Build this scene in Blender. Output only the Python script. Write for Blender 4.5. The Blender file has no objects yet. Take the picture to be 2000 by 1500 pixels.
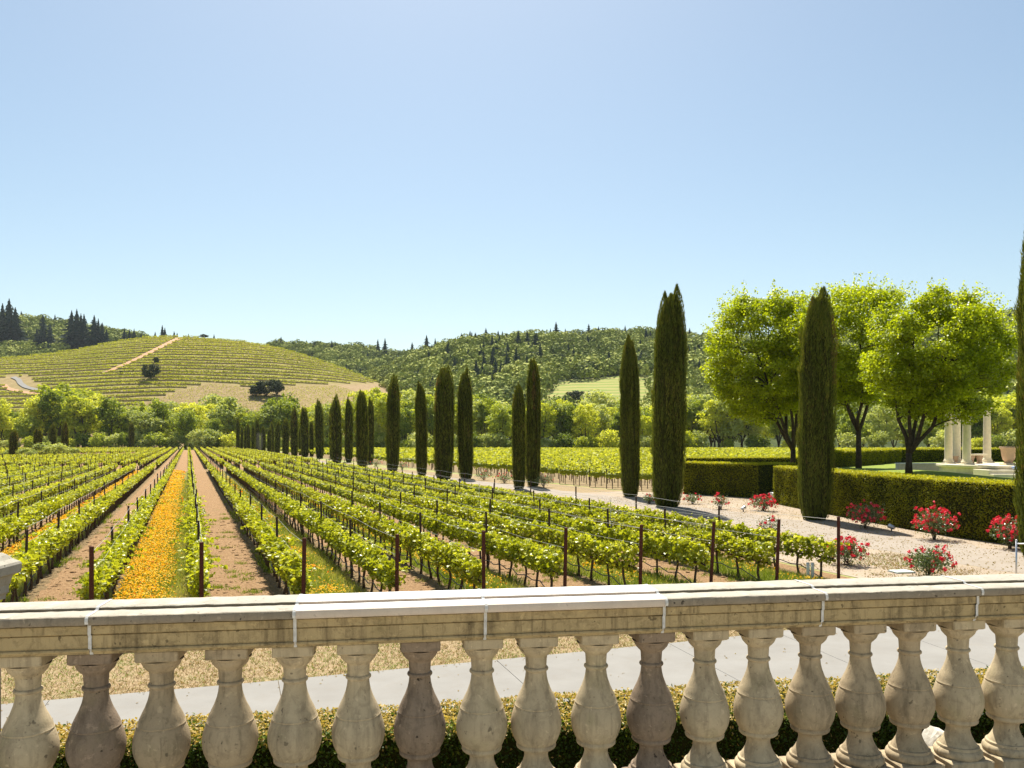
import bpy, math, random
import numpy as np
from math import radians, sin, cos, pi, sqrt, exp, atan2

R = np.random.default_rng(7)
random.seed(7)
SC = bpy.context.scene
COL = SC.collection

# ------------------------------------------------------------------ frame
F, CX, HY, CAMZ = 1600.0, 1000.0, 858.0, 4.2
def px2x(px, Y): return (px - CX) / F * Y
def py2z(py, Y): return CAMZ - (py - HY) / F * Y
def P(px, py, Y): return (px2x(px, Y), Y, py2z(py, Y))

ORD = ("first second third fourth fifth sixth seventh eighth ninth tenth eleventh twelfth thirteenth fourteenth fifteenth "
       "sixteenth seventeenth eighteenth nineteenth").split()
TENS = "twenty thirty forty fifty sixty seventy eighty ninety".split()
TENTH = "twentieth thirtieth fortieth fiftieth sixtieth seventieth eightieth ninetieth".split()
def ordw(n):
    if n <= 19: return ORD[n - 1]
    if n < 100:
        t, u = divmod(n, 10)
        return TENTH[t - 2] if u == 0 else TENS[t - 2] + "-" + ORD[u - 1]
    if n == 100: return "hundredth"
    return "hundred-and-" + ordw(n - 100)

# ------------------------------------------------------------------ mesh collector
class G:
    def __init__(s): s.V = []; s.F = {3: [], 4: []}; s.A = {3: [], 4: []}; s.M = {3: [], 4: []}; s.n = 0
    def add(s, V, Fc, a=0.5, m=0):
        V = np.asarray(V, float).reshape(-1, 3); Fc = np.asarray(Fc, int)
        if len(Fc) == 0: return s
        k = Fc.shape[1]
        s.V.append(V); s.F[k].append(Fc + s.n); s.n += len(V)
        s.A[k].append(np.broadcast_to(np.asarray(a, float), (len(Fc),)).copy())
        s.M[k].append(np.broadcast_to(np.asarray(m, int), (len(Fc),)).copy())
        return s
    def merge(s, o, mat=None, off=(0, 0, 0), sc=(1, 1, 1), rz=0.0, a_shift=0.0, m=None):
        if not o.V: return s
        V = np.concatenate(o.V) * np.asarray(sc)
        c, q = cos(rz), sin(rz)
        V = np.stack([V[:, 0] * c - V[:, 1] * q, V[:, 0] * q + V[:, 1] * c, V[:, 2]], 1) + np.asarray(off)
        first = True
        n0 = s.n; s.V.append(V); s.n += len(V)
        for k in (3, 4):
            for f, a, mm in zip(o.F[k], o.A[k], o.M[k]):
                s.F[k].append(f + n0); s.A[k].append(np.clip(a + a_shift, 0, 1)); s.M[k].append(mm if m is None else np.full_like(mm, m))
        return s
    def mesh(s, name, mats, smooth=False):
        me = bpy.data.meshes.new(name)
        V = np.concatenate(s.V).astype(np.float32)
        idx, tot, att, mi = [], [], [], []
        for k in (3, 4):
            for f, a, m in zip(s.F[k], s.A[k], s.M[k]):
                idx.append(f.ravel()); tot.append(np.full(len(f), k)); att.append(a); mi.append(m)
        idx = np.concatenate(idx).astype(np.int32); tot = np.concatenate(tot).astype(np.int32)
        att = np.concatenate(att).astype(np.float32); mi = np.concatenate(mi).astype(np.int32)
        start = np.concatenate([[0], np.cumsum(tot)[:-1]]).astype(np.int32)
        me.vertices.add(len(V)); me.vertices.foreach_set("co", V.ravel())
        me.loops.add(len(idx)); me.loops.foreach_set("vertex_index", idx)
        me.polygons.add(len(tot)); me.polygons.foreach_set("loop_start", start)
        try: me.polygons.foreach_set("loop_total", tot)
        except Exception: pass
        me.polygons.foreach_set("material_index", mi)
        at = me.attributes.new("v", 'FLOAT', 'FACE'); at.data.foreach_set("value", att)
        for m in (mats if isinstance(mats, (list, tuple)) else [mats]): me.materials.append(m)
        me.update(calc_edges=True)
        me.polygons.foreach_set("use_smooth", np.full(len(tot), bool(smooth)))
        if smooth and smooth is not True:
            try: me.set_sharp_from_angle(angle=radians(smooth))
            except Exception: pass
        return me

def tag(o, label=None, cat=None, group=None, kind=None):
    if label: o["label"] = label
    if cat: o["category"] = cat
    if group: o["group"] = group
    if kind: o["kind"] = kind
    return o
def obj(name, me, parent=None, loc=(0, 0, 0)):
    o = bpy.data.objects.new(name, me); COL.objects.link(o)
    if parent is not None: o.parent = parent
    o.location = loc
    return o
def thing(name, label, cat, loc=(0, 0, 0), rz=0.0, group=None):
    o = bpy.data.objects.new(name, None); COL.objects.link(o)
    o.location = loc; o.rotation_euler = (0, 0, rz); o.empty_display_size = 0.2
    return tag(o, label, cat, group)
def dup(root, loc, rz=0.0, scale=None, label=None):
    r = root.copy(); COL.objects.link(r); r.location = loc; r.rotation_euler = (0, 0, rz)
    if scale is not None: r.scale = scale
    if label: r["label"] = label
    for ch in root.children:
        c = ch.copy(); COL.objects.link(c); c.parent = r
        for g in ch.children:
            d = g.copy(); COL.objects.link(d); d.parent = c
    return r
def structure(name, me, loc=(0, 0, 0)):
    return tag(obj(name, me, None, loc), kind="structure")
def stuff(name, me, label, cat):
    return tag(obj(name, me), label, cat, kind="stuff")

# ------------------------------------------------------------------ shape helpers
def norm(a): return a / np.maximum(np.linalg.norm(a, axis=1, keepdims=True), 1e-9)
def leaves(Pts, size, up=0.25, asp=0.8, out=None, outw=0.0, fold=0.12, rng=R):
    Pts = np.asarray(Pts, float); n = len(Pts)
    N = rng.normal(size=(n, 3)); N[:, 2] = N[:, 2] + up * 1.2
    N = norm(N)
    if out is not None: N = norm(N * (1 - outw) + out * outw)
    T = norm(np.cross(N, rng.normal(size=(n, 3)))); B = np.cross(N, T)
    s = (np.broadcast_to(size, (n,)) * rng.uniform(.7, 1.3, n))[:, None]
    V = np.empty((n, 4, 3))
    V[:, 0] = Pts - T * s * .5; V[:, 1] = Pts + B * s * .5 * asp + N * s * fold
    V[:, 2] = Pts + T * s * .5; V[:, 3] = Pts - B * s * .5 * asp + N * s * fold
    return V.reshape(-1, 3), np.arange(4 * n).reshape(n, 4)
def blades(Pts, D, width, rng=R):
    Pts = np.asarray(Pts, float); n = len(Pts)
    side = norm(np.cross(D, rng.normal(size=(n, 3)))) * (np.broadcast_to(width, (n,)) * .5)[:, None]
    V = np.empty((n, 3, 3)); V[:, 0] = Pts - side; V[:, 1] = Pts + side; V[:, 2] = Pts + D
    return V.reshape(-1, 3), np.arange(3 * n).reshape(n, 3)
def tube(pts, rad, sides=6, caps=True):
    pts = np.asarray(pts, float); n = len(pts); rad = np.broadcast_to(rad, (n,))
    tan = np.gradient(pts, axis=0); tan = norm(tan)
    ref = np.array([0, 0, 1.]) if abs(tan[0, 2]) < .9 else np.array([1., 0, 0])
    V = []
    for i in range(n):
        b = np.cross(tan[i], ref); b /= max(np.linalg.norm(b), 1e-9); c = np.cross(b, tan[i])
        ref = c if abs(np.dot(c, tan[min(i + 1, n - 1)])) < .9 else ref
        a = np.arange(sides) / sides * 2 * pi
        V.append(pts[i] + rad[i] * (np.cos(a)[:, None] * b + np.sin(a)[:, None] * c))
    V = np.concatenate(V); Q = []
    for i in range(n - 1):
        for j in range(sides):
            j2 = (j + 1) % sides
            Q.append((i * sides + j, i * sides + j2, (i + 1) * sides + j2, (i + 1) * sides + j))
    V = np.concatenate([V, pts[:1], pts[-1:]])
    T = []
    if caps:
        e0, e1 = n * sides, n * sides + 1
        for j in range(sides):
            j2 = (j + 1) % sides
            T.append((e0, j2, j)); T.append((e1, (n - 1) * sides + j, (n - 1) * sides + j2))
    return V, np.array(Q), np.array(T)
def add_tube(g, pts, rad, sides=6, a=.5, m=0):
    V, Q, T = tube(pts, rad, sides)
    n0 = g.n
    g.V.append(V); g.n += len(V)
    g.F[4].append(Q + n0); g.A[4].append(np.full(len(Q), a)); g.M[4].append(np.full(len(Q), m))
    if len(T): g.F[3].append(T + n0); g.A[3].append(np.full(len(T), a)); g.M[3].append(np.full(len(T), m))
def add_lathe(g, prof, seg=24, off=(0, 0, 0), a=.5, m=0):
    ang = np.arange(seg) / seg * 2 * pi
    V = np.concatenate([np.stack([r * np.cos(ang), r * np.sin(ang), np.full(seg, z)], 1) for r, z in prof]) + np.asarray(off)
    Q = [(i * seg + j, i * seg + (j + 1) % seg, (i + 1) * seg + (j + 1) % seg, (i + 1) * seg + j) for i in range(len(prof) - 1) for j in range(seg)]
    g.add(V, Q, a, m)
def add_box(g, c, h, bev=.0, a=.5, m=0, rz=0.0):
    bx, by, bz = h
    if bev <= 0:
        V = np.array([(x, y, z) for z in (-bz, bz) for y in (-by, by) for x in (-bx, bx)], float)
        Q = [(0, 2, 3, 1), (4, 5, 7, 6), (0, 1, 5, 4), (1, 3, 7, 5), (3, 2, 6, 7), (2, 0, 4, 6)]
        V = rotz(V, rz) + np.asarray(c); g.add(V, Q, a, m); return
    # stacked octagon rings = bevelled box
    def ring(e, z):
        x, y = bx - e, by - e; k = bev
        return [(x - k, -y, z), (x, -y + k, z), (x, y - k, z), (x - k, y, z), (-x + k, y, z), (-x, y - k, z), (-x, -y + k, z), (-x + k, -y, z)]
    rings = [ring(bev, -bz), ring(0, -bz + bev), ring(0, bz - bev), ring(bev, bz)]
    V = np.array(sum(rings, []) + [(0, 0, -bz), (0, 0, bz)], float)
    Q = [(i * 8 + j, i * 8 + (j + 1) % 8, (i + 1) * 8 + (j + 1) % 8, (i + 1) * 8 + j) for i in range(3) for j in range(8)]
    V = rotz(V, rz) + np.asarray(c)
    n0 = g.n; g.add(V, Q, a, m)
    T = np.array([(32, (j + 1) % 8, j) for j in range(8)] + [(33, 24 + j, 24 + (j + 1) % 8) for j in range(8)]) + n0
    g.F[3].append(T); g.A[3].append(np.full(16, a)); g.M[3].append(np.full(16, m))
def rotz(V, a):
    c, s = cos(a), sin(a); V = np.asarray(V, float)
    return np.stack([V[:, 0] * c - V[:, 1] * s, V[:, 0] * s + V[:, 1] * c, V[:, 2]], 1)
def snoise(x, y, seed=0, oct=3, f=1.0):
    r = np.random.default_rng(seed); t = 0; amp = 1; tot = 0
    for o in range(oct):
        for k in range(3):
            a = r.uniform(0, 2 * pi); p = r.uniform(0, 2 * pi)
            t = t + amp * np.sin((x * cos(a) + y * sin(a)) * f + p + 1.3 * np.sin((x * -sin(a) + y * cos(a)) * f * .7 + p))
        tot += 3 * amp; amp *= .55; f *= 2.1
    return t / tot * 1.6
def sheet(name, xs, ys, zf, mat, keep=None):
    X, Y = np.meshgrid(xs, ys); Z = zf(X, Y) * np.ones_like(X)
    nx, ny = len(xs), len(ys)
    I = np.arange(nx * ny).reshape(ny, nx)
    Q = np.stack([I[:-1, :-1], I[:-1, 1:], I[1:, 1:], I[1:, :-1]], -1).reshape(-1, 4)
    V = np.stack([X, Y, Z], -1).reshape(-1, 3)
    if keep is not None:
        C = V[Q].mean(1); Q = Q[keep(C[:, 0], C[:, 1])]
    g = G(); g.add(V, Q)
    return structure(name, g.mesh(name, mat, True))
def ribbon(name, pts, w, z, mat, jit=.15, step=.8, seed=1):
    pts = np.asarray(pts, float); seg = np.linalg.norm(np.diff(pts, axis=0), axis=1); s = np.concatenate([[0], np.cumsum(seg)])
    n = max(int(s[-1] / step), 3); t = np.linspace(0, s[-1], n)
    C = np.stack([np.interp(t, s, pts[:, 0]), np.interp(t, s, pts[:, 1])], 1)
    ww = np.interp(t, s, np.broadcast_to(w, (len(pts),)))
    T = norm(np.gradient(C, axis=0)); N = np.stack([-T[:, 1], T[:, 0]], 1); r = np.random.default_rng(seed)
    rows = []
    for k in np.linspace(-.5, .5, 5):
        j = r.normal(size=n) * jit * (abs(k) == .5)
        rows.append(np.concatenate([C + N * (ww * k + j)[:, None], np.full((n, 1), z)], 1))
    V = np.concatenate(rows); Q = [(a * n + i, (a + 1) * n + i, (a + 1) * n + i + 1, a * n + i + 1) for a in range(4) for i in range(n - 1)]
    Q = [q[::-1] for q in Q]
    g = G(); g.add(V, Q)
    return structure(name, g.mesh(name, mat, True))

# ------------------------------------------------------------------ materials
def newmat(name):
    m = bpy.data.materials.new(name); m.use_nodes = True; nt = m.node_tree
    nt.nodes.clear(); out = nt.nodes.new("ShaderNodeOutputMaterial"); return m, nt, out
def nd(nt, t, **k):
    n = nt.nodes.new(t)
    for a, b in k.items():
        if a in n.inputs.keys() if hasattr(n.inputs, 'keys') else False: n.inputs[a].default_value = b
        else: setattr(n, a, b)
    return n
def ramp(nt, fac, stops, interp='LINEAR'):
    r = nt.nodes.new("ShaderNodeValToRGB"); r.color_ramp.interpolation = interp
    e = r.color_ramp.elements
    while len(e) < len(stops): e.new(.5)
    for i, (p, c) in enumerate(stops): e[i].position = p; e[i].color = (*c, 1)
    nt.links.new(fac, r.inputs[0]); return r.outputs[0]
def math_(nt, op, a, b=None, clamp=False):
    n = nt.nodes.new("ShaderNodeMath"); n.operation = op; n.use_clamp = clamp
    for i, v in enumerate((a, b)):
        if v is None: continue
        if isinstance(v, (int, float)): n.inputs[i].default_value = v
        else: nt.links.new(v, n.inputs[i])
    return n.outputs[0]
def mix(nt, fac, a, b, blend='MIX'):
    n = nt.nodes.new("ShaderNodeMix"); n.data_type = 'RGBA'; n.blend_type = blend
    for sock, v in ((n.inputs[0], fac), (n.inputs[6], a), (n.inputs[7], b)):
        if isinstance(v, (int, float)): sock.default_value = v
        elif isinstance(v, tuple): sock.default_value = (*v, 1)
        else: nt.links.new(v, sock)
    return n.outputs[2]
def noise(nt, scale, detail=4, rough=.55, vec=None, dist=0):
    n = nt.nodes.new("ShaderNodeTexNoise"); n.inputs["Scale"].default_value = scale; n.inputs["Detail"].default_value = detail
    n.inputs["Roughness"].default_value = rough; n.inputs["Distortion"].default_value = dist
    if vec is not None: nt.links.new(vec, n.inputs["Vector"])
    return n.outputs["Fac"]
def geopos(nt): return nt.nodes.new("ShaderNodeNewGeometry").outputs["Position"]
def bump(nt, h, strength=.3, dist=.02):
    b = nt.nodes.new("ShaderNodeBump"); b.inputs["Strength"].default_value = strength; b.inputs["Distance"].default_value = dist
    nt.links.new(h, b.inputs["Height"]); return b.outputs[0]
def bsdf(nt, out, col, rough=.8, spec=.2, nrm=None, metal=0):
    p = nt.nodes.new("ShaderNodeBsdfPrincipled"); p.inputs["Roughness"].default_value = rough
    p.inputs["Specular IOR Level"].default_value = spec; p.inputs["Metallic"].default_value = metal
    if isinstance(col, tuple): p.inputs["Base Color"].default_value = (*col, 1)
    else: nt.links.new(col, p.inputs["Base Color"])
    if nrm is not None: nt.links.new(nrm, p.inputs["Normal"])
    nt.links.new(p.outputs[0], out.inputs[0]); return p

def leafmat(name, stops, transl=.35, tcol=(1.25, 1.2, .5), rough=.5, spec=.3, objvar=0.0):
    m, nt, out = newmat(name)
    a = nt.nodes.new("ShaderNodeAttribute"); a.attribute_name = "v"
    fac = a.outputs["Fac"]
    if objvar:
        oi = nt.nodes.new("ShaderNodeObjectInfo")
        fac = math_(nt, 'ADD', fac, math_(nt, 'MULTIPLY', math_(nt, 'SUBTRACT', oi.outputs["Random"], .5), objvar), True)
    col = ramp(nt, fac, stops)
    p = nt.nodes.new("ShaderNodeBsdfPrincipled"); p.inputs["Roughness"].default_value = rough; p.inputs["Specular IOR Level"].default_value = spec
    nt.links.new(col, p.inputs["Base Color"])
    if transl > 0:
        tr = nt.nodes.new("ShaderNodeBsdfTranslucent")
        nt.links.new(mix(nt, 1.0, col, tcol, 'MULTIPLY'), tr.inputs["Color"])
        mx = nt.nodes.new("ShaderNodeMixShader"); mx.inputs[0].default_value = transl
        nt.links.new(p.outputs[0], mx.inputs[1]); nt.links.new(tr.outputs[0], mx.inputs[2])
        nt.links.new(mx.outputs[0], out.inputs[0])
    else: nt.links.new(p.outputs[0], out.inputs[0])
    return m
def barkmat(name, c1, c2, sc=9.0):
    m, nt, out = newmat(name); pos = geopos(nt)
    n = noise(nt, sc, 5, .6, pos)
    bsdf(nt, out, ramp(nt, n, [(.3, c1), (.7, c2)]), .9, .1, bump(nt, n, .6, .03)); return m
def plainmat(name, c1, c2, sc=6.0, rough=.7, spec=.3, metal=0, bs=.2):
    m, nt, out = newmat(name); n = noise(nt, sc, 5, .6, geopos(nt))
    bsdf(nt, out, ramp(nt, n, [(.3, c1), (.7, c2)]), rough, spec, bump(nt, n, bs, .01), metal); return m

def stonemat(name, base, dark, moss, stain=.6, grit=1.0):
    m, nt, out = newmat(name); pos = geopos(nt)
    oi = nt.nodes.new("ShaderNodeObjectInfo").outputs["Random"]
    big = noise(nt, 5.0, 5, .6, pos); fine = noise(nt, 140.0, 3, .7, pos)
    mp = nt.nodes.new("ShaderNodeMapping"); mp.inputs["Scale"].default_value = (16, 16, 2.2); nt.links.new(pos, mp.inputs[0])
    streak = noise(nt, 1.0, 5, .65, mp.outputs[0])
    c = mix(nt, ramp(nt, big, [(.35, (0, 0, 0)), (.7, (1, 1, 1))]), base, tuple(x * .8 for x in base))
    c = mix(nt, math_(nt, 'MULTIPLY', ramp(nt, streak, [(.5, (0, 0, 0)), (.72, (1, 1, 1))]), stain), c, dark)
    c = mix(nt, math_(nt, 'MULTIPLY', ramp(nt, noise(nt, 9.0, 4, .6, pos), [(.55, (0, 0, 0)), (.75, (1, 1, 1))]), .55), c, moss)
    pits = ramp(nt, noise(nt, 60.0, 2, .5, pos), [(.68, (0, 0, 0)), (.74, (1, 1, 1))])
    c = mix(nt, math_(nt, 'MULTIPLY', pits, .45 * grit), c, tuple(x * .45 for x in dark))
    c = mix(nt, math_(nt, 'MULTIPLY', math_(nt, 'SUBTRACT', fine, .35), .5 * grit), c, tuple(min(1, x * 1.35) for x in base))
    c = mix(nt, math_(nt, 'MULTIPLY', oi, .25), c, tuple(x * .72 for x in base))
    pit2 = noise(nt, 30.0, 2, .5, pos)
    c = mix(nt, math_(nt, 'MULTIPLY', ramp(nt, pit2, [(.70, (0, 0, 0)), (.735, (1, 1, 1))]), .65 * grit), c, tuple(x * .5 for x in dark))
    mp2 = nt.nodes.new("ShaderNodeMapping"); mp2.inputs["Scale"].default_value = (38, 38, 3.0); nt.links.new(pos, mp2.inputs[0])
    drip = noise(nt, 1.0, 4, .6, mp2.outputs[0])
    c = mix(nt, math_(nt, 'MULTIPLY', ramp(nt, drip, [(.56, (0, 0, 0)), (.68, (1, 1, 1))]), .5 * stain), c, dark)
    blot = noise(nt, 22.0, 6, .7, pos, .6)
    c = mix(nt, math_(nt, 'MULTIPLY', ramp(nt, blot, [(.5, (0, 0, 0)), (.62, (1, 1, 1))]), .38 * stain), c, dark)
    lich = noise(nt, 34.0, 4, .6, pos, .3)
    c = mix(nt, math_(nt, 'MULTIPLY', ramp(nt, lich, [(.62, (0, 0, 0)), (.68, (1, 1, 1))]), .4 * grit), c, tuple(min(1, x * 1.4) for x in base))
    h = math_(nt, 'ADD', math_(nt, 'MULTIPLY', fine, .6), math_(nt, 'MULTIPLY', big, .5))
    bsdf(nt, out, c, .85, .25, bump(nt, h, .35 * grit, .006)); return m

M = {}
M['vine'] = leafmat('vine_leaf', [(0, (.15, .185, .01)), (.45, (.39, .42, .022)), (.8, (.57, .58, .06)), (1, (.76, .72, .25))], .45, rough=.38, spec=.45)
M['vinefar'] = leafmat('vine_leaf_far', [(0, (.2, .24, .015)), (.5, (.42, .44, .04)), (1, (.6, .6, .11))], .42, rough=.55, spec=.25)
M['vinewood'] = barkmat('vine_wood', (.045, .03, .02), (.16, .11, .075), 30)
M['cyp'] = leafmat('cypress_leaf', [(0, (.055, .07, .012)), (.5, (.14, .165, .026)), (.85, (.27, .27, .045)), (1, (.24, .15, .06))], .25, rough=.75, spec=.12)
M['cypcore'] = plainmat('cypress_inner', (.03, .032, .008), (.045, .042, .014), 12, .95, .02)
M['bark'] = barkmat('tree_bark', (.035, .026, .018), (.1, .075, .05), 7)
M['maple'] = leafmat('shade_tree_leaf', [(0, (.14, .185, .003)), (.5, (.39, .46, .008)), (1, (.63, .66, .045))], .52, rough=.4, spec=.4)
M['willow'] = leafmat('treeline_leaf', [(0, (.28, .33, .025)), (.5, (.52, .55, .05)), (1, (.68, .68, .13))], .45, objvar=.85, rough=.6, spec=.2)
M['grove'] = leafmat('grove_leaf', [(0, (.13, .18, .02)), (.5, (.29, .35, .04)), (1, (.46, .5, .08))], .4, objvar=.8, rough=.6, spec=.2)
M['sage'] = leafmat('silvery_leaf', [(0, (.26, .31, .08)), (.5, (.44, .48, .14)), (1, (.6, .62, .26))], .35, objvar=.8, rough=.6, spec=.2)
M['forest'] = leafmat('forest_leaf', [(0, (.07, .095, .035)), (.3, (.19, .22, .05)), (.65, (.36, .39, .075)), (1, (.56, .56, .15))], 0, rough=.8, spec=.1)
M['conif'] = leafmat('conifer_needle', [(0, (.03, .048, .036)), (.5, (.065, .09, .06)), (1, (.12, .155, .08))], 0, rough=.8, spec=.1)
M['oak'] = leafmat('oak_leaf', [(0, (.035, .05, .02)), (.5, (.07, .09, .035)), (1, (.13, .15, .06))], .1, rough=.7, spec=.15)
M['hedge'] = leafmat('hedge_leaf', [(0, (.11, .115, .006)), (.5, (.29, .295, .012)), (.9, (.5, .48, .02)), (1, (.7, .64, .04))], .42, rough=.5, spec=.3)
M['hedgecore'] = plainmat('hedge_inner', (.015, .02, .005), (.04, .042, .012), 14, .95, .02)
M['box'] = leafmat('boxwood_leaf', [(0, (.03, .06, .008)), (.5, (.07, .13, .015)), (.75, (.2, .25, .025)), (.78, (.46, .34, .1)), (1, (.66, .5, .2))], .3, rough=.5, spec=.25)
M['rosel'] = leafmat('rose_leaf', [(0, (.05, .09, .02)), (.6, (.15, .2, .07)), (1, (.36, .4, .22))], .25, rough=.35, spec=.5)
M['roser'] = leafmat('rose_petal', [(0, (.6, .015, .04)), (.6, (.88, .05, .085)), (1, (.95, .25, .28))], .25, (1, .6, .6), rough=.6, spec=.2)
M['poppy'] = leafmat('poppy_petal', [(0, (.86, .42, .008)), (.5, (.92, .58, .02)), (.9, (.94, .74, .08)), (1, (.85, .2, .01))], .35, (1, .8, .4), rough=.6, spec=.2)
M['grass'] = leafmat('grass_blade', [(0, (.13, .19, .025)), (.5, (.25, .31, .045)), (.8, (.4, .4, .11)), (1, (.52, .45, .2))], .35, rough=.6, spec=.2)
M['dry'] = leafmat('dry_grass_blade', [(0, (.2, .13, .065)), (.6, (.32, .23, .115)), (.85, (.4, .31, .16)), (.9, (.17, .24, .04)), (1, (.2, .3, .04))], .3, rough=.7, spec=.2)
M['rust'] = plainmat('rusty_post', (.06, .022, .015), (.14, .05, .032), 40, .85, .15)
M['brownpost'] = plainmat('brown_line_post', (.04, .026, .02), (.1, .06, .045), 40, .85, .2)
M['steel'] = plainmat('galvanised_steel', (.5, .5, .5), (.68, .68, .68), 40, .4, .5, .9, .1)
M['wire'] = plainmat('trellis_wire_metal', (.34, .32, .3), (.5, .48, .44), 20, .5, .4, .5, .1)
M['hose'] = plainmat('drip_hose_plastic', (.025, .025, .03), (.07, .07, .085), 20, .45, .5, 0, .1)
M['stone'] = stonemat('cast_stone', (.5, .4, .25), (.17, .13, .08), (.30, .26, .13), .75)
M['stonefr'] = stonemat('stained_cast_stone', (.43, .325, .165), (.1, .07, .035), (.25, .2, .085), 1.0)
M['stonemid'] = stonemat('weathered_cast_stone', (.42, .325, .2), (.13, .1, .06), (.24, .2, .11), .8)
M['stonedk'] = stonemat('dark_cast_stone', (.27, .2, .135), (.08, .058, .04), (.2, .16, .08), .8, 1.6)
M['cope'] = stonemat('grey_coping_stone', (.44, .40, .32), (.2, .165, .12), (.42, .37, .25), .35, 1.3)
M['white'] = stonemat('white_coping_stone', (.86, .84, .8), (.7, .66, .6), (.8, .78, .72), .15, .2)
M['nose'] = stonemat('weathered_shaded_nose_stone', (.26, .215, .155), (.1, .08, .055), (.2, .165, .1), .5, 1.6)  # worn stone, with the shade of nose front and groove in its colour
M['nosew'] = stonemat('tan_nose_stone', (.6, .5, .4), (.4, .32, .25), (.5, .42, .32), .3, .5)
M['mortar'] = plainmat('mortar_joint', (.46, .44, .4), (.66, .64, .6), 50, .9, .1)
M['cream'] = stonemat('cream_limestone', (.82, .72, .54), (.58, .48, .33), (.74, .64, .48), .25, .4)
M['terra'] = stonemat('terracotta_stone', (.52, .36, .25), (.36, .24, .16), (.6, .42, .3), .3, .5)
M['rock'] = stonemat('pale_rock', (.62, .58, .5), (.3, .27, .22), (.5, .46, .38), .5, 1)
M['lid'] = plainmat('valve_box_lid', (.5, .56, .5), (.6, .66, .6), 12, .6, .3)
M['bluecloth'] = plainmat('blue_cloth', (.1, .2, .5), (.5, .56, .68), 14, .8, .2)
M['tubew'] = plainmat('white_vine_guard', (.7, .7, .66), (.82, .82, .78), 12, .5, .3)
M['lampdark'] = plainmat('dark_lamp_metal', (.06, .065, .07), (.16, .17, .18), 12, .5, .4)

# ---- ground materials
def groundmat(name, fn, bstr=.5, bdist=.05, rough=.95):
    m, nt, out = newmat(name); pos = geopos(nt); c, h = fn(nt, pos)
    bsdf(nt, out, c, rough, .1, bump(nt, h, bstr, bdist)); return m
def g_field(nt, pos):
    big = noise(nt, .05, 3, .6, pos); mid = noise(nt, .9, 4, .6, pos); fine = noise(nt, 14, 4, .65, pos)
    c = mix(nt, ramp(nt, mid, [(.4, (0, 0, 0)), (.62, (1, 1, 1))]), (.36, .27, .14), (.2, .23, .06))
    c = mix(nt, ramp(nt, big, [(.4, (0, 0, 0)), (.6, (1, 1, 1))]), c, (.19, .26, .05))
    c = mix(nt, math_(nt, 'MULTIPLY', fine, .5), c, (.46, .38, .2)); return c, fine
def g_grass_dry(nt, pos):
    mid = noise(nt, .7, 4, .6, pos); fine = noise(nt, 9, 5, .7, pos); pat = noise(nt, 2.4, 4, .6, pos)
    c = ramp(nt, fine, [(.28, (0.181, 0.115, 0.0605)), (.5, (0.302, 0.218, 0.121)), (.72, (0.399, 0.314, 0.2))])
    g = math_(nt, 'MULTIPLY', ramp(nt, pat, [(.52, (0, 0, 0)), (.66, (1, 1, 1))]), ramp(nt, mid, [(.38, (0, 0, 0)), (.6, (1, 1, 1))]))
    c = mix(nt, math_(nt, 'MULTIPLY', g, .75), c, (0.133, 0.157, 0.0363)); return c, fine
def g_soil(nt, pos):
    # alternate tilled and planted alleys: a coordinate counted across the rows
    sp = nt.nodes.new("ShaderNodeSeparateXYZ"); nt.links.new(pos, sp.inputs[0])
    u = math_(nt, 'ADD', math_(nt, 'MULTIPLY', sp.outputs[0], UX), math_(nt, 'MULTIPLY', sp.outputs[1], UY))
    u = math_(nt, 'ADD', u, U0)
    wob = math_(nt, 'MULTIPLY', math_(nt, 'SUBTRACT', noise(nt, 1.5, 3, .6, pos), .5), .25)
    u = math_(nt, 'ADD', u, wob)
    tri = math_(nt, 'PINGPONG', u, 1.0)     # 0 at even rows, 1 at odd rows
    par = math_(nt, 'SUBTRACT', math_(nt, 'MODULO', math_(nt, 'ADD', u, 1000), 2.0), 1.0)   # <0: planted alley
    fr = math_(nt, 'ABSOLUTE', math_(nt, 'SUBTRACT', math_(nt, 'ABSOLUTE', par), .5))
    al = math_(nt, 'ADD', math_(nt, 'MULTIPLY', sp.outputs[0], float(DV[0])), math_(nt, 'ADD', math_(nt, 'MULTIPLY', sp.outputs[1], float(DV[1])), -float(S0 @ DV)))
    planted = math_(nt, 'MULTIPLY', math_(nt, 'MULTIPLY', math_(nt, 'LESS_THAN', par, 0.0), math_(nt, 'LESS_THAN', fr, .42)), math_(nt, 'LESS_THAN', al, 95.0))
    fine = noise(nt, 11, 6, .7, pos); clod = noise(nt, 3.2, 5, .65, pos); mid = noise(nt, .35, 3, .6, pos)
    dirt = ramp(nt, fine, [(.3, (0.194, 0.107, 0.0494)), (.52, (0.343, 0.212, 0.108)), (.75, (0.463, 0.32, 0.184))])
    dirt = mix(nt, ramp(nt, clod, [(.5, (0, 0, 0)), (.75, (.6, .6, 0.51))]), dirt, (0.224, 0.131, 0.0634))
    dirt = mix(nt, math_(nt, 'MULTIPLY', ramp(nt, noise(nt, 1.1, 4, .7, pos), [(.62, (0, 0, 0)), (.72, (1, 1, 1))]), .5), dirt, (0.179, 0.202, 0.0444))
    gr = ramp(nt, fine, [(.3, (0.104, 0.12, 0.0222)), (.55, (0.202, 0.209, 0.0444)), (.8, (0.328, 0.283, 0.102))])
    gr = mix(nt, ramp(nt, noise(nt, .8, 4, .7, pos), [(.5, (0, 0, 0)), (.7, (.8, .8, 0.68))]), gr, (0.336, 0.254, 0.121))
    under = ramp(nt, fine, [(.3, (0.149, 0.0972, 0.0476)), (.7, (0.313, 0.224, 0.114))])
    dirt = mix(nt, math_(nt, 'GREATER_THAN', fr, .36), dirt, under)
    return mix(nt, planted, dirt, gr), math_(nt, 'ADD', fine, clod)
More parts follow.
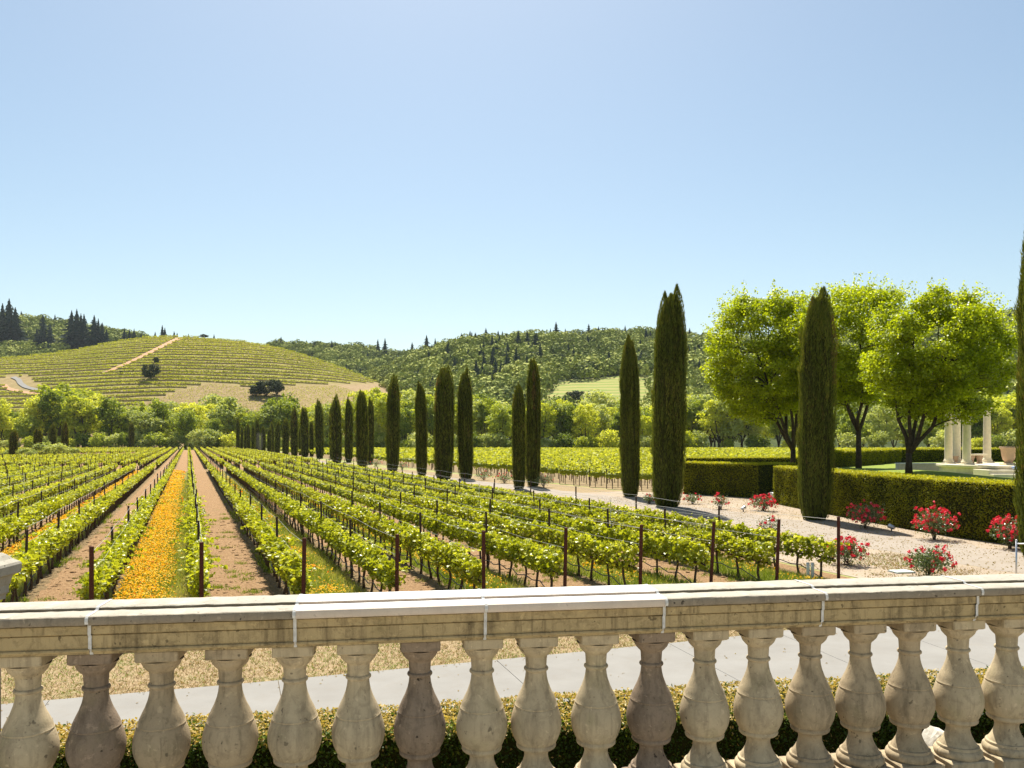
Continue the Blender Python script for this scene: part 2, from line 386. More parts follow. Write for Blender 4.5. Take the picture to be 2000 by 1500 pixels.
def g_gravel(nt, pos):
    fine = noise(nt, 22, 5, .75, pos); mid = noise(nt, .8, 4, .6, pos); big = noise(nt, .25, 3, .6, pos)
    c = ramp(nt, fine, [(.28, (0.22, 0.16, 0.11)), (.5, (0.341, 0.27, 0.198)), (.72, (0.44, 0.363, 0.281))])
    c = mix(nt, math_(nt, 'MULTIPLY', ramp(nt, mid, [(.5, (0, 0, 0)), (.72, (1, 1, 1))]), .5), c, (0.33, 0.264, 0.143))
    c = mix(nt, math_(nt, 'MULTIPLY', ramp(nt, big, [(.4, (0, 0, 0)), (.65, (1, 1, 1))]), .35), c, (0.462, 0.385, 0.297)); return c, fine
def g_drive(nt, pos):
    fine = noise(nt, 30, 4, .7, pos); mid = noise(nt, .6, 4, .6, pos)
    c = ramp(nt, fine, [(.3, (0.283, 0.235, 0.189)), (.7, (0.367, 0.32, 0.267))])
    c = mix(nt, ramp(nt, mid, [(.45, (0, 0, 0)), (.7, (.6, .6, .6))]), c, (0.262, 0.214, 0.157)); return c, fine
def g_conc(nt, pos):
    fine = noise(nt, 60, 4, .7, pos); mid = noise(nt, 1.2, 4, .6, pos)
    c = ramp(nt, mid, [(.3, (0.239, 0.226, 0.205)), (.7, (0.282, 0.27, 0.248))])
    stn = noise(nt, 2.6, 6, .7, pos, .8); c = mix(nt, math_(nt, 'MULTIPLY', ramp(nt, stn, [(.52, (0, 0, 0)), (.7, (1, 1, 1))]), .3), c, (.24, .21, .17))
    c = mix(nt, math_(nt, 'MULTIPLY', fine, .3), c, (0.213, 0.196, 0.171)); return c, fine
def g_lawn(nt, pos):
    fine = noise(nt, 20, 4, .7, pos); c = ramp(nt, fine, [(.3, (.15, .2, .03)), (.7, (.27, .32, .06))]); return c, fine
def g_hill(nt, pos):
    fine = noise(nt, .25, 5, .7, pos); mid = noise(nt, .02, 4, .6, pos)
    c = ramp(nt, fine, [(.3, (0.178, 0.145, 0.0462)), (.55, (0.278, 0.218, 0.0793)), (.75, (0.357, 0.271, 0.125))])
    c = mix(nt, ramp(nt, mid, [(.4, (0, 0, 0)), (.65, (.7, .7, .7))]), c, (0.225, 0.212, 0.0529))
    a = nt.nodes.new("ShaderNodeAttribute"); a.attribute_name = "soil"
    c = mix(nt, a.outputs["Fac"], c, ramp(nt, fine, [(.3, (0.252, 0.165, 0.086)), (.7, (0.357, 0.258, 0.145))])); return c, fine
def g_wood(nt, pos):
    fine = noise(nt, .2, 4, .7, pos); c = ramp(nt, fine, [(.3, (.03, .045, .012)), (.7, (.08, .1, .03))])
    a = nt.nodes.new("ShaderNodeAttribute"); a.attribute_name = "soil"
    sp = nt.nodes.new("ShaderNodeSeparateXYZ"); nt.links.new(pos, sp.inputs[0])
    st = math_(nt, 'PINGPONG', math_(nt, 'ADD', math_(nt, 'MULTIPLY', sp.outputs[2], .42), math_(nt, 'MULTIPLY', noise(nt, .04, 2, .5, pos), 1.2)), .5)
    mead = mix(nt, ramp(nt, st, [(.15, (0, 0, 0)), (.4, (1, 1, 1))]), (.33, .3, .1), (.2, .25, .055))
    c = mix(nt, a.outputs["Fac"], c, mead); return c, fine
def g_dirt(nt, pos):
    fine = noise(nt, .8, 4, .7, pos); return ramp(nt, fine, [(.3, (.42, .22, .12)), (.7, (.58, .36, .22))]), fine
def g_mulch(nt, pos):
    fine = noise(nt, 18, 5, .75, pos); return ramp(nt, fine, [(.3, (.05, .035, .022)), (.6, (.14, .1, .06)), (.8, (.25, .19, .12))]), fine
def g_pave(nt, pos):
    fine = noise(nt, 25, 4, .7, pos); return ramp(nt, fine, [(.3, (0.45, 0.396, 0.324)), (.7, (0.558, 0.504, 0.423))]), fine

# row layout -----------------------------------------------------------
DV = np.array([-.3675, .930]); DV /= np.linalg.norm(DV)           # along the rows
S0, DS = np.array([-8.88, 17.3]), np.array([2.045, .733])
NV = np.array([DV[1], -DV[0]])
PITCH = float(DS @ NV)
UX, UY = NV[0] / PITCH, NV[1] / PITCH; U0 = -float(S0 @ NV) / PITCH
KMIN, KMAX, SMAX = -33, 9, 320.0
GAP = (94.0, 103.0)

M['g_field'] = groundmat('field_ground', g_field)
M['g_drygrass'] = groundmat('dry_grass_ground', g_grass_dry)
M['g_soil'] = groundmat('vineyard_soil', g_soil, .9, .12)
M['g_gravel'] = groundmat('gravel_verge', g_gravel, .6, .03)
M['g_drive'] = groundmat('gravel_drive', g_drive, .35, .02)
M['g_conc'] = groundmat('concrete', g_conc, .1, .005)
M['g_lawn'] = groundmat('lawn', g_lawn, .4, .03)
M['g_hill'] = groundmat('hill_vineyard_ground', g_hill, .3, .5)
M['g_wood'] = groundmat('forest_floor', g_wood, .5, 1)
def g_bank(nt, pos):
    fine = noise(nt, .6, 4, .7, pos); return ramp(nt, fine, [(.3, (0.26, 0.182, 0.078)), (.7, (0.468, 0.351, 0.156))]), fine
M['g_bank'] = groundmat('terrace_bank', g_bank)
M['g_dirt'] = groundmat('dirt_track', g_dirt, .3, .3)
M['g_mulch'] = groundmat('bank_mulch', g_mulch, .6, .03)
M['g_pave'] = groundmat('terrace_paving', g_pave, .2, .01)

# ------------------------------------------------------------------ hills
def tab(px, pts):
    p = np.array(pts, float); return np.interp(px, p[:, 0], p[:, 1])
TA = [(-300, 716), (-100, 706), (0, 700), (70, 694), (150, 683), (220, 668), (280, 659.5), (330, 657), (400, 660), (470, 666), (530, 676), (590, 692), (650, 712), (700, 731), (740, 748), (800, 775), (880, 815), (960, 862), (1100, 880)]
TB = [(-400, 640), (-100, 634), (0, 622), (60, 628), (120, 634), (180, 645), (260, 659), (340, 668), (420, 680), (480, 682), (540, 677), (600, 678), (660, 682), (700, 684), (765, 696), (830, 695), (900, 690), (1000, 700), (1300, 720), (2500, 740)]
TC = [(300, 990), (560, 850), (640, 790), (700, 752), (760, 722), (800, 702), (830, 692), (870, 681), (920, 670), (1000, 664), (1060, 661), (1120, 660), (1200, 656), (1280, 656), (1350, 663), (1420, 666), (1500, 668), (1600, 662), (1720, 648), (1820, 636), (1900, 625), (2000, 615), (2150, 605), (2500, 600)]
def hillz(px, Y, tabl, y0, y1, lin, bumps=0.0, seed=3):
    zr = np.maximum(CAMZ + (HY - tab(px, tabl)) / F * y1, 0)
    t = (Y - y0) / (y1 - y0)
    s = np.where(t < 1, lin * np.clip(t, 0, 1) + (1 - lin) * np.sin(np.clip(t, 0, 1) * pi / 2), 1 - .5 * np.clip(t - 1, 0, 2) ** 1.2)
    z = zr * np.clip(s, 0, 2)
    if bumps:
        X = (px - CX) / F * Y
        z = z * (1 + bumps * snoise(X, Y * .6, seed, 3, .012) * np.clip(1 - t, 0, 1) * np.clip(t * 4, 0, 1))
    return z
def zA(X, Y):
    px = CX + F * X / Y; return hillz(px, Y, TA, 405., 700., .62)
def zB(X, Y):
    px = CX + F * X / Y; return hillz(px, Y, TB, 700., 1150., .7, .12, 5)
def zC(X, Y):
    px = CX + F * X / Y; return hillz(px, Y, TC, 400., 900., .72, .3, 9)
def zF(X, Y): return np.maximum(zB(X, Y), zC(X, Y))
def hit(px, py, zf, y0=405., y1=1300.):
    Y = np.linspace(y0, y1, 1800); z = zf(px2x(px, Y), Y); t = CAMZ - (py - HY) / F * Y
    i = np.argmax(z >= t)
    return np.array([px2x(px, Y[i]), Y[i], z[i]])
def polar_mesh(name, zf, pxs, Ys, mat, soil, sink=-.5):
    PX, YY = np.meshgrid(pxs, Ys); X = px2x(PX, YY); Z = zf(X, YY)
    ny, nx = PX.shape; I = np.arange(nx * ny).reshape(ny, nx)
    Q = np.stack([I[:-1, :-1], I[:-1, 1:], I[1:, 1:], I[1:, :-1]], -1).reshape(-1, 4)
    V = np.stack([X, YY, np.where(Z <= .02, sink, Z)], -1).reshape(-1, 3)
    g = G(); g.add(V, Q); me = g.mesh(name, mat, True)
    at = me.attributes.new("soil", 'FLOAT', 'POINT')
    sy = HY - (Z - CAMZ) / YY * F
    at.data.foreach_set("value", soil(PX, sy, YY).astype(np.float32).ravel())
    return structure(name, me)
def sstep(a, b, x): t = np.clip((x - a) / (b - a), 0, 1); return t * t * (3 - 2 * t)
def soilA(px, sy, Y):
    edge = np.interp(px, [150, 230, 290, 360, 420, 470, 520, 560, 740, 780], [860, 800, 783, 757, 745, 753, 760, 752, 747, 740])
    s = sstep(-3, 6, sy - edge) * .9
    s = np.maximum(s, .5 * sstep(1.15, .75, np.hypot((px - 38) / 46, (sy - 750 - .12 * (px - 38)) / 19) + .12 * np.sin(px * .21)))
    return s
MEADOW = np.array([(1055, 768), (1075, 752), (1105, 743), (1160, 739), (1215, 733), (1262, 735), (1290, 748), (1262, 790), (1210, 806), (1120, 806), (1060, 798)])
def inpoly(px, py, poly):
    px = np.asarray(px); py = np.asarray(py); r = np.zeros(px.shape, bool); n = len(poly); j = n - 1
    for i in range(n):
        xi, yi = poly[i]; xj, yj = poly[j]
        r ^= ((yi > py) != (yj > py)) & (px < (xj - xi) * (py - yi) / (yj - yi + 1e-9) + xi); j = i
    return r
polar_mesh('vineyard_hill', zA, np.linspace(-420, 1000, 240), np.concatenate([np.linspace(400, 720, 110), np.linspace(725, 1000, 20)]), M['g_hill'], soilA)
polar_mesh('forested_hills', zF, np.linspace(-500, 2600, 320), np.concatenate([np.linspace(395, 960, 120), np.linspace(970, 1600, 60)]), M['g_wood'],
           lambda px, sy, Y: (inpoly(px, sy, MEADOW) & (Y < 800)).astype(float))

# ------------------------------------------------------------------ ground sheets
def garden(X, Y):
    hx = np.interp(Y, [22, 26, 30, 33, 36, 40, 45, 49, 53, 58, 62], [25.4, 21.8, 20.4, 19.4, 18.6, 18.1, 17.6, 17.3, 17.0, 17.6, 19.5])
    rise = sstep(2.2, 4.4, X - hx)
    back = np.where(X < 31, 71, 90)
    return 2.1 * rise * sstep(0, 7, back + 4 - Y) * sstep(16, 22, Y) + .42 * rise * np.exp(-((X - 22.5) / 3.2) ** 2 - ((Y - 45.5) / 5) ** 2)
gx = np.concatenate([[-3000, -1200, -600, -300], np.linspace(-150, 150, 61), [300, 600, 1200, 3000]])
gy = np.concatenate([[-60, 0, 8, 12], np.linspace(14, 120, 30), np.linspace(130, 420, 20), [600, 1000, 2000, 4000]])
sheet('ground', gx, gy, lambda X, Y: 0 * X, M['g_field'])
sheet('dry_lawn', np.linspace(-22, 22, 60), np.linspace(9, 24, 40), lambda X, Y: 0 * X + .004, M['g_drygrass'])
def rowstart(k): return S0 + DS * k
def field_poly():
    a = rowstart(-12) - NV * 0 - DV * .6; b = rowstart(KMAX) + NV * 1.0 - DV * .6
    c = b + DV * SMAX; d = np.array([-260., 300.]); e = np.array([-260., 15.])
    return [e, a, b, c, d]
def poly_sheet(name, poly, z, mat):
    V = np.array([(p[0], p[1], z) for p in poly]); me = bpy.data.meshes.new(name)
    me.from_pydata(V.tolist(), [], [list(range(len(poly)))]); me.materials.append(mat); me.update()
    return structure(name, me)
poly_sheet('vineyard_soil', field_poly(), .008, M['g_soil'])
poly_sheet('field_soil', [(12.5, 62.5), (17, 62), (17, 82), (60, 86), (165, 262), (-80, 264), (-46, 190), (-31, 158), (-17, 125), (-7, 104), (-.5, 91), (5.2, 76), (8.6, 68)], .006, M['g_drygrass'])
edge_ = [rowstart(9) + NV * 1.2 - DV * 2 + DV * s for s in (0, 20, 40, 70, 110, 200)]
verge = [tuple(p) for p in edge_] + [(-56, 205), (-20, 122), (-3, 92), (9, 66), (17.5, 60), (23, 56), (24, 40), (27, 26), (30, 16), (22, 12.5), (13, 17.2), (11.5, 20)]
dry_verge = [tuple(p) for p in edge_[2:]] + [(-56, 205), (-20, 122), (-3, 92), (9, 66)]
poly_sheet('dry_verge', dry_verge, .0105, M['g_drygrass'])
verge = [tuple(p) for p in edge_[:3]] + [(9, 66), (17.5, 60), (23, 56), (24, 40), (27, 26), (30, 16), (22, 12.5), (13, 17.2), (11.5, 20)]
poly_sheet('gravel_verge', verge, .012, M['g_gravel'])
ribbon('gravel_drive', [(26, 15.5), (20.5, 22), (17.6, 27.5), (15.4, 33), (13.6, 39), (11.3, 46), (8.2, 54), (5, 61.5), (1, 70), (-7, 87), (-17, 108), (-31, 140), (-50, 190), (-78, 262)],
       [5, 5, 4.6, 4.2, 4.0, 3.8, 3.6, 3.2, 2.8, 2.5, 2.4, 2.3, 2.3, 2.3], .016, M['g_drive'], .16)
# concrete path with real joints
def path_far(X): return np.interp(X, [-14, -4.4, 0, 4.4, 6, 9, 14, 22], [11.0, 14.06, 15.6, 17.2, 17.9, 19.6, 20.6, 20.2])
def path_near(X): return path_far(X) - np.interp(X, [-14, 0, 5, 10, 22], [3.0, 3.2, 3.9, 6.4, 9])
joints = [-13.2, -10.1, -6.9, -3.55, .2, 3.7, 6.2, 8.6, 12.0, 16.2, 20]
g = G()
for a, b in zip(joints[:-1], joints[1:]):
    n = 9; xs = np.linspace(a + .005, b - .005, n)
    top = [(x + .55 * k, 0, 0) for k in (0,) for x in xs]
    far = np.array([(x - .5, path_far(x - .5), .03) for x in xs]); near = np.array([(x + .45, path_near(x + .45), .03) for x in xs])
    V = np.concatenate([near, far, near - [0, 0, .06], far - [0, 0, .06]])
    Q = [(i, i + 1, n + i + 1, n + i) for i in range(n - 1)] + [(2 * n + i, 2 * n + i + 1, i + 1, i) for i in range(n - 1)] + [(n + i, n + i + 1, 3 * n + i + 1, 3 * n + i) for i in range(n - 1)]
    Q += [(0, n, 3 * n, 2 * n), (n - 1, 2 * n - 1 + 2 * n - n * 0 - 0 if False else 3 * n - 1, 4 * n - 1, 2 * n - 1)]
    g.add(V, Q)
structure('concrete_path', g.mesh('concrete_path', M['g_conc']))
# bank below the terrace, terrace floor
def bankz(X, Y):
    base = np.interp(Y, [3.4, 4.1, 4.6, 5.4, 6.6, 9.0, 11.0], [2.5, 2.42, 2.15, 1.6, 1.45, .5, .0])
    return base + .002 + .012 * snoise(X, Y, 4, 2, 5)
sheet('garden_bank', np.linspace(-14, 16, 90), np.linspace(3.4, 11.2, 50), lambda X, Y: bankz(X, Y - .1485 * X * (Y < 20)), M['g_mulch'])
sheet('garden_lawn', np.linspace(14, 130, 120), np.linspace(16, 100, 100), lambda X, Y: garden(X, Y) - .03, M['g_lawn'], lambda x, y: garden(x, y) > .01)

# ------------------------------------------------------------------ balustrade
RB = .82       # rail bottom below the eye
jp = [(-620, 1310.), (-226, 1295.5), (175, 1281.), (576, 1266.5), (948, 1251.8), (1297, 1238.6), (1607, 1225.8), (1909, 1214.2), (2190, 1203.8), (2460, 1194.)]
J = []
for px, py in jp:
    Y = F * RB / (py - HY); J.append((px2x(px, Y), Y))
J = np.array(J)
RZ = CAMZ - RB
bal = thing('balustrade', 'weathered cast stone balustrade with bulbous balusters at the terrace edge', 'balustrade', (0, 0, 0))
# rail cross-section: (across from the front line, + is away from the viewer; height over the rail bottom)
PROF_F = [(.022, 0), (.022, .008), (.008, .011), (.004, .016), (.006, .022), (.013, .025), (.013, .029), (.009, .031), (.009, .0745), (.014, .077), (.014, .080), (.0, .0825), (.0, .112), (.012, .116), (.012, .119), (.225, .119), (.225, .0785), (.217, .076), (.217, .024), (.2, .012), (.2, 0)]
PROF_C = [(.0, .1195), (-.026, .1205), (-.031, .124), (-.033, .130), (-.033, .147), (-.031, .152), (-.026, .1545), (.076, .156), (.080, .1525), (.090, .1525), (.0875, .1645), (.092, .167), (.238, .167), (.246, .161), (.248, .14), (.242, .122), (.225, .1195)]
def sweep(prof, A, B, nA, nB, nseg=8, wob=.0, seed=0):
    r = np.random.default_rng(seed); n = len(prof); V = []
    for i in range(nseg + 1):
        t = i / nseg; c = A * (1 - t) + B * t; nn = nA * (1 - t) + nB * t
        for d, h in prof:
            V.append((c[0] + nn[0] * d, c[1] + nn[1] * d, RZ + h + (r.normal() * wob if 0 < i < nseg else 0)))
    Q = [(i * n + j, (i + 1) * n + j, (i + 1) * n + (j + 1) % n, i * n + (j + 1) % n) for i in range(nseg) for j in range(n)]
    return np.array(V), np.array(Q), n, nseg
def miter(i):
    t = []
    if i > 0: t.append((J[i] - J[i - 1]) / np.linalg.norm(J[i] - J[i - 1]))
    if i < len(J) - 1: t.append((J[i + 1] - J[i]) / np.linalg.norm(J[i + 1] - J[i]))
    t = sum(t); t /= np.linalg.norm(t); return np.array([-t[1], t[0]])
def capped(g, prof, A, B, nA, nB, nose=(), **k):
    V, Q, n, ns = sweep(prof, A, B, nA, nB, **k)
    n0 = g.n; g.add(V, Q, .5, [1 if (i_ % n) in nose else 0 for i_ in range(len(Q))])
    for base, rev in ((0, False), (ns * n, True)):
        c = V[base:base + n].mean(0); g.V.append(c[None]); ci = g.n; g.n += 1
        T = [(ci, n0 + base + (j + 1) % n, n0 + base + j) if not rev else (ci, n0 + base + j, n0 + base + (j + 1) % n) for j in range(n)]
        g.F[3].append(np.array(T)); g.A[3].append(np.full(n, .5)); g.M[3].append(np.full(n, 0))
for i in range(len(J) - 1):
    A, B = J[i], J[i + 1]; L = np.linalg.norm(B - A); t = (B - A) / L
    A2, B2 = A + t * .005, B - t * .005
    white = i in (3, 4)
    g = G(); capped(g, PROF_F, A2, B2, miter(i), miter(i + 1), seed=i)
    rl = obj('rail', g.mesh('rail', M['stonefr'], 32), bal)
    g = G(); capped(g, PROF_C, A2, B2, miter(i), miter(i + 1), wob=0 if white else .0007, nseg=26, seed=i, nose=(0, 1, 2, 3, 4, 5, 7, 8, 9))  # nose front and groove faces take the stone with shade coloured in
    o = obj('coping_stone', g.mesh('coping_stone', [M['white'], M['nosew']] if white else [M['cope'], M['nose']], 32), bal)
    if white: o["label"] = "bright white clean coping stone"
    if i < len(J) - 2:
        g = G(); tn = (J[i + 2] - J[i + 1]); tn /= np.linalg.norm(tn)
        PJ = [(d + (-.0035 if d < .11 else .0035), h + (.0018 if h > .15 else 0) - (.001 if h < .01 else 0)) for d, h in
              [(.026, 0), (.012, .024), (.006, .0255), (.006, .076), (0, .0785), (0, .1195), (-.030, .126), (-.033, .137), (-.030, .149), (-.022, .154), (.082, .156), (.090, .1645), (.095, .167), (.238, .167), (.248, .14), (.225, .1195), (.217, .024), (.2, 0)]]
        V, Q, n, ns = sweep(PJ, B - t * .0062, B + tn * .0062, miter(i + 1), miter(i + 1), nseg=2)
        g.add(V, Q); obj('mortar_joint', g.mesh('mortar_joint', M['mortar']), rl)
# baluster
u = .000712
prof = [(.118, 625), (.116, 632), (.106, 640), (.105, 646), (.098, 662), (.082, 680), (.071, 690), (.0665, 697), (.066, 702), (.0645, 720), (.063, 752), (.0635, 758), (.07, 761), (.0735, 766), (.0745, 771), (.0735, 776), (.069, 781), (.063, 784),
        (.0625, 790), (.066, 820), (.073, 850), (.088, 890), (.104, 922), (.1215, 960), (.1265, 978), (.1305, 983), (.1305, 987), (.1275, 990), (.1285, 994), (.132, 997), (.1335, 1002), (.1365, 1010), (.146, 1040), (.1525, 1070), (.154, 1095), (.1515, 1125), (.145, 1152), (.134, 1180), (.122, 1203),
        (.116, 1208), (.119, 1213), (.121, 1221), (.119, 1231), (.112, 1238), (.094, 1244), (.079, 1254), (.073, 1268), (.0715, 1284), (.074, 1300), (.082, 1325), (.096, 1352), (.110, 1372), (.114, 1380), (.125, 1384), (.128, 1392), (.1275, 1400), (.134, 1404), (.143, 1414), (.147, 1428), (.1455, 1442), (.138, 1453)]
prof = [(r * 1000 * u * .985, RZ - (z - 560) * u) for r, z in prof]
def baluster_geo(seed):
    g = G(); add_lathe(g, [(r, z - RZ) for r, z in prof], 36)
    return g
def block_geo(h, hz):
    g = G(); add_box(g, (0, 0, -hz), (h, h, hz), .005); return g
BASEZ = RZ - (1453 - 560) * u - .09
bmesh_cache = {}
darkset = {}
bi = 0
seglen = np.concatenate([[0], np.cumsum(np.linalg.norm(np.diff(J, axis=0), axis=1))])
def along(s):
    i = int(np.clip(np.searchsorted(seglen, s) - 1, 0, len(J) - 2)); t = (s - seglen[i]) / (seglen[i + 1] - seglen[i])
    c = J[i] * (1 - t) + J[i + 1] * t; d = J[i + 1] - J[i]; d /= np.linalg.norm(d); nn = np.array([-d[1], d[0]])
    return c + nn * .112, atan2(d[1], d[0])
bpx = [-340, -205, -75, 55, 188, 316, 450, 576, 700, 820, 941, 1047, 1164, 1272, 1376, 1481, 1582, 1680, 1776, 1871, 1966, 2060, 2150, 2240]
styles = {188: 'stonedk', 450: 'stonemid', 820: 'stonedk', 1272: 'stonedk', 316: 'stonemid', 1582: 'stonemid', 1776: 'stonemid', 1680: 'stonemid'}
ss = np.linspace(0, seglen[-1], 3000); sp_ = np.array([along(s)[0] for s in ss]); spx = CX + F * sp_[:, 0] / sp_[:, 1]
for k, px in enumerate(bpx):
    s = float(np.interp(px, spx, ss)); c, a = along(s)
    key = styles.get(px, 'stone')
    if key not in bmesh_cache:
        me = baluster_geo(k).mesh('baluster', M[key])
        # smooth the turned faces, keep the square blocks flat
        me.polygons.foreach_set("use_smooth", np.ones(len(me.polygons), bool))
        try: me.set_sharp_from_angle(angle=radians(38))
        except Exception: pass
        bmesh_cache[key] = (me, block_geo(.0805, .0225).mesh('cap_block', M[key]), block_geo(.106, .045).mesh('plinth_block', M[key]))
    o = obj('baluster', bmesh_cache[key][0], bal, (c[0], c[1], RZ)); obj('cap_block', bmesh_cache[key][1], o); obj('plinth_block', bmesh_cache[key][2], o, (0, 0, -(1453 - 560) * u)); o.rotation_euler = (0, 0, a + random.uniform(-.03, .03))
    if key == 'stonedk': o["label"] = "dark brown weathered baluster"
g = G()
PB = [(-.03, -.0), (-.03, .2), (.0, .215), (.22, .215), (.25, .2), (.25, 0)]
for i in range(len(J) - 1):
    V, Q, n, ns = sweep([(d, h) for d, h in PB], J[i], J[i + 1], miter(i), miter(i + 1), nseg=1)
    V[:, 2] += BASEZ - RZ - .215 - .0005; g.add(V, Q)
obj('base_kerb', g.mesh('base_kerb', M['stonemid']), bal)
# terrace floor (seen only as bounced light)
sheet('terrace', np.linspace(-9, 9, 30), np.linspace(-9, 3.45, 30), lambda X, Y: 0 * X + CAMZ - 1.70, M['g_pave'], lambda x, y: y < 2.95 + .14 * x + .3)
# pier of the stair balustrade beyond the rail at the left
pier = thing('stone_pier', 'pale stone pier with moulded cap just beyond the rail at the far left', 'pier', (-3.33, 4.7, 0))
g = G(); add_box(g, (0, 0, 2.05), (.25, .25, 1.18), .012); obj('shaft', g.mesh('shaft', M['stone']), pier)
g = G()
def frustum(g, prof):
    V = []
    for h, z in prof: V += [(-h, -h, z), (h, -h, z), (h, h, z), (-h, h, z)]
    Q = [(i * 4 + j, i * 4 + (j + 1) % 4, (i + 1) * 4 + (j + 1) % 4, (i + 1) * 4 + j) for i in range(len(prof) - 1) for j in range(4)] + [(3, 2, 1, 0), tuple(len(V) - 4 + j for j in range(4))]
    g.add(V, Q)
frustum(g, [(.252, 3.232), (.262, 3.236), (.264, 3.26), (.275, 3.275), (.275, 3.32), (.28, 3.325), (.29, 3.375), (.315, 3.385), (.322, 3.392), (.325, 3.44), (.318, 3.455), (.29, 3.475), (.27, 3.50), (.25, 3.515)])
obj('cap', g.mesh('cap', M['cope']), pier)
# loose rock past the base
def blob(n=3, seed=0, amp=.25):
    import bmesh
    bm = bmesh.new(); bmesh.ops.create_icosphere(bm, subdivisions=n, radius=1)
    V = np.array([v.co[:] for v in bm.verts]); Fc = np.array([[v.index for v in f.verts] for f in bm.faces]); bm.free()
    r = 1 + amp * snoise(V[:, 0] * 1.7 + V[:, 2], V[:, 1] * 1.7 - V[:, 2] * .8, seed, 3, 1.0)
    V = V * r[:, None]; V = np.where(np.abs(V) > .72, np.sign(V) * (.72 + (np.abs(V) - .72) * .4), V)
    return V, Fc
V, Fc = blob(3, 5, .3); g = G(); g.add(V * [.085, .07, .11] , Fc)
o = obj('rock', g.mesh('rock', M['rock'])); o.location = (px2x(1827, 4.02), 4.02, 2.69); o.rotation_euler = (.2, .5, .3)
tag(o, 'pale chipped rock lying just behind the balustrade between two right balusters', 'rock')

# boxwood hedge under the terrace
def hf(X): return 5.60 + .145 * X      # front line
def hb(X): return 6.28 + .20 * X
BT = CAMZ - 1.95
hed = thing('boxwood_hedge', 'low clipped boxwood hedge with golden dry top just beyond the balustrade', 'hedge', (0, 5.9, 0))
n = 60; xs = np.linspace(-7, 9, n); g = G()
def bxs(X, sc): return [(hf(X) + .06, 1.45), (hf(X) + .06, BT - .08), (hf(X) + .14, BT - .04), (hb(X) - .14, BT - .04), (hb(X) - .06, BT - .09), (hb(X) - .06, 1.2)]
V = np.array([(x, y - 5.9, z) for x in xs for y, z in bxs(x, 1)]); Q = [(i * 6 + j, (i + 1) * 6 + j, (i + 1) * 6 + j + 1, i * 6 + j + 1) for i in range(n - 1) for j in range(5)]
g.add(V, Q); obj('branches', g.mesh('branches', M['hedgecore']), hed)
g = G(); N1, N2 = 62000, 46000
X = R.uniform(-6.5, 8.5, N1); Zz = R.uniform(1.5, BT, N1) ; Zz = 1.62 + (BT - 1.62) * R.uniform(0, 1, N1) ** .8
dep = np.abs(R.normal(0, .035, N1)) - .02 * snoise(X, Zz, 8, 3, 5)
Pt = np.stack([X, hf(X) + .02 + dep - 5.9, Zz], 1)
clump = snoise(X, Zz, 12, 3, 9)
v = np.clip(.38 + .22 * clump + R.normal(0, .14, N1) + .25 * sstep(BT - .12, BT, Zz), 0, .74)
v = np.where(R.random(N1) < .02, .82, v)
V, Fc = leaves(Pt, .026, .2, .62); g.add(V, Fc, v)
X = R.uniform(-6.5, 8.5, N2); tt = R.uniform(0, 1, N2); Y = hf(X) + (hb(X) - hf(X)) * tt
edge = np.minimum(tt, 1 - tt)
Z = BT - .01 - .05 * np.exp(-edge * 18) + .02 * snoise(X, Y, 3, 3, 7) + R.normal(0, .012, N2)
v = np.where(R.random(N2) < .82 + .14 * snoise(X, Y, 6, 3, 3), R.uniform(.79, 1, N2), R.uniform(.4, .74, N2))
V, Fc = leaves(np.stack([X, Y - 5.9, Z], 1), .027, .7, .62); g.add(V, Fc, v)
N3 = 16000; X = R.uniform(-6.5, 8.5, N3)   # back face
V, Fc = leaves(np.stack([X, hb(X) - 5.9 - .03 + R.normal(0, .02, N3), 1.4 + (BT - 1.42) * R.random(N3)], 1), .03, .2, .62); g.add(V, Fc, R.uniform(.2, .7, N3))
obj('foliage', g.mesh('foliage', M['box']), hed)

# ------------------------------------------------------------------ grapevines
def vine_leaves(rng, n=400, half=.56):
    x = rng.uniform(-half, half, n)
    t = rng.random(n)
    z = .60 + .60 * t ** .9 + .06 * np.sin(x * 9 + rng.uniform(0, 6)) + .05 * rng.normal(size=n)
    w = np.interp(z, [.5, .66, .85, 1.02, 1.2, 1.36], [.07, .15, .18, .15, .09, .05])
    y = rng.normal(0, .55, n) * w
    # shoots that stand out of the top and droop out of the side
    ns = 7; sx = rng.uniform(-half, half, ns)
    xs, ys, zs = [x], [y], [z]
    for q in range(ns):
        m = 12; tt = np.linspace(.2, 1, m); ln = rng.uniform(.12, .36); dx, dy = rng.normal(0, .25, 2)
        xs.append(sx[q] + dx * tt + rng.normal(0, .03, m)); ys.append(dy * tt * 1.2 + rng.normal(0, .03, m)); zs.append(1.04 + ln * tt - .12 * tt ** 3)
    x, y, z = map(np.concatenate, (xs, ys, zs))
    return np.stack([x, y, z], 1)
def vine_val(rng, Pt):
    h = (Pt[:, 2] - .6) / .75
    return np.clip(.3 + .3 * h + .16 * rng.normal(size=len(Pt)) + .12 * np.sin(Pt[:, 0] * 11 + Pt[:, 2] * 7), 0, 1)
vine_protos = []
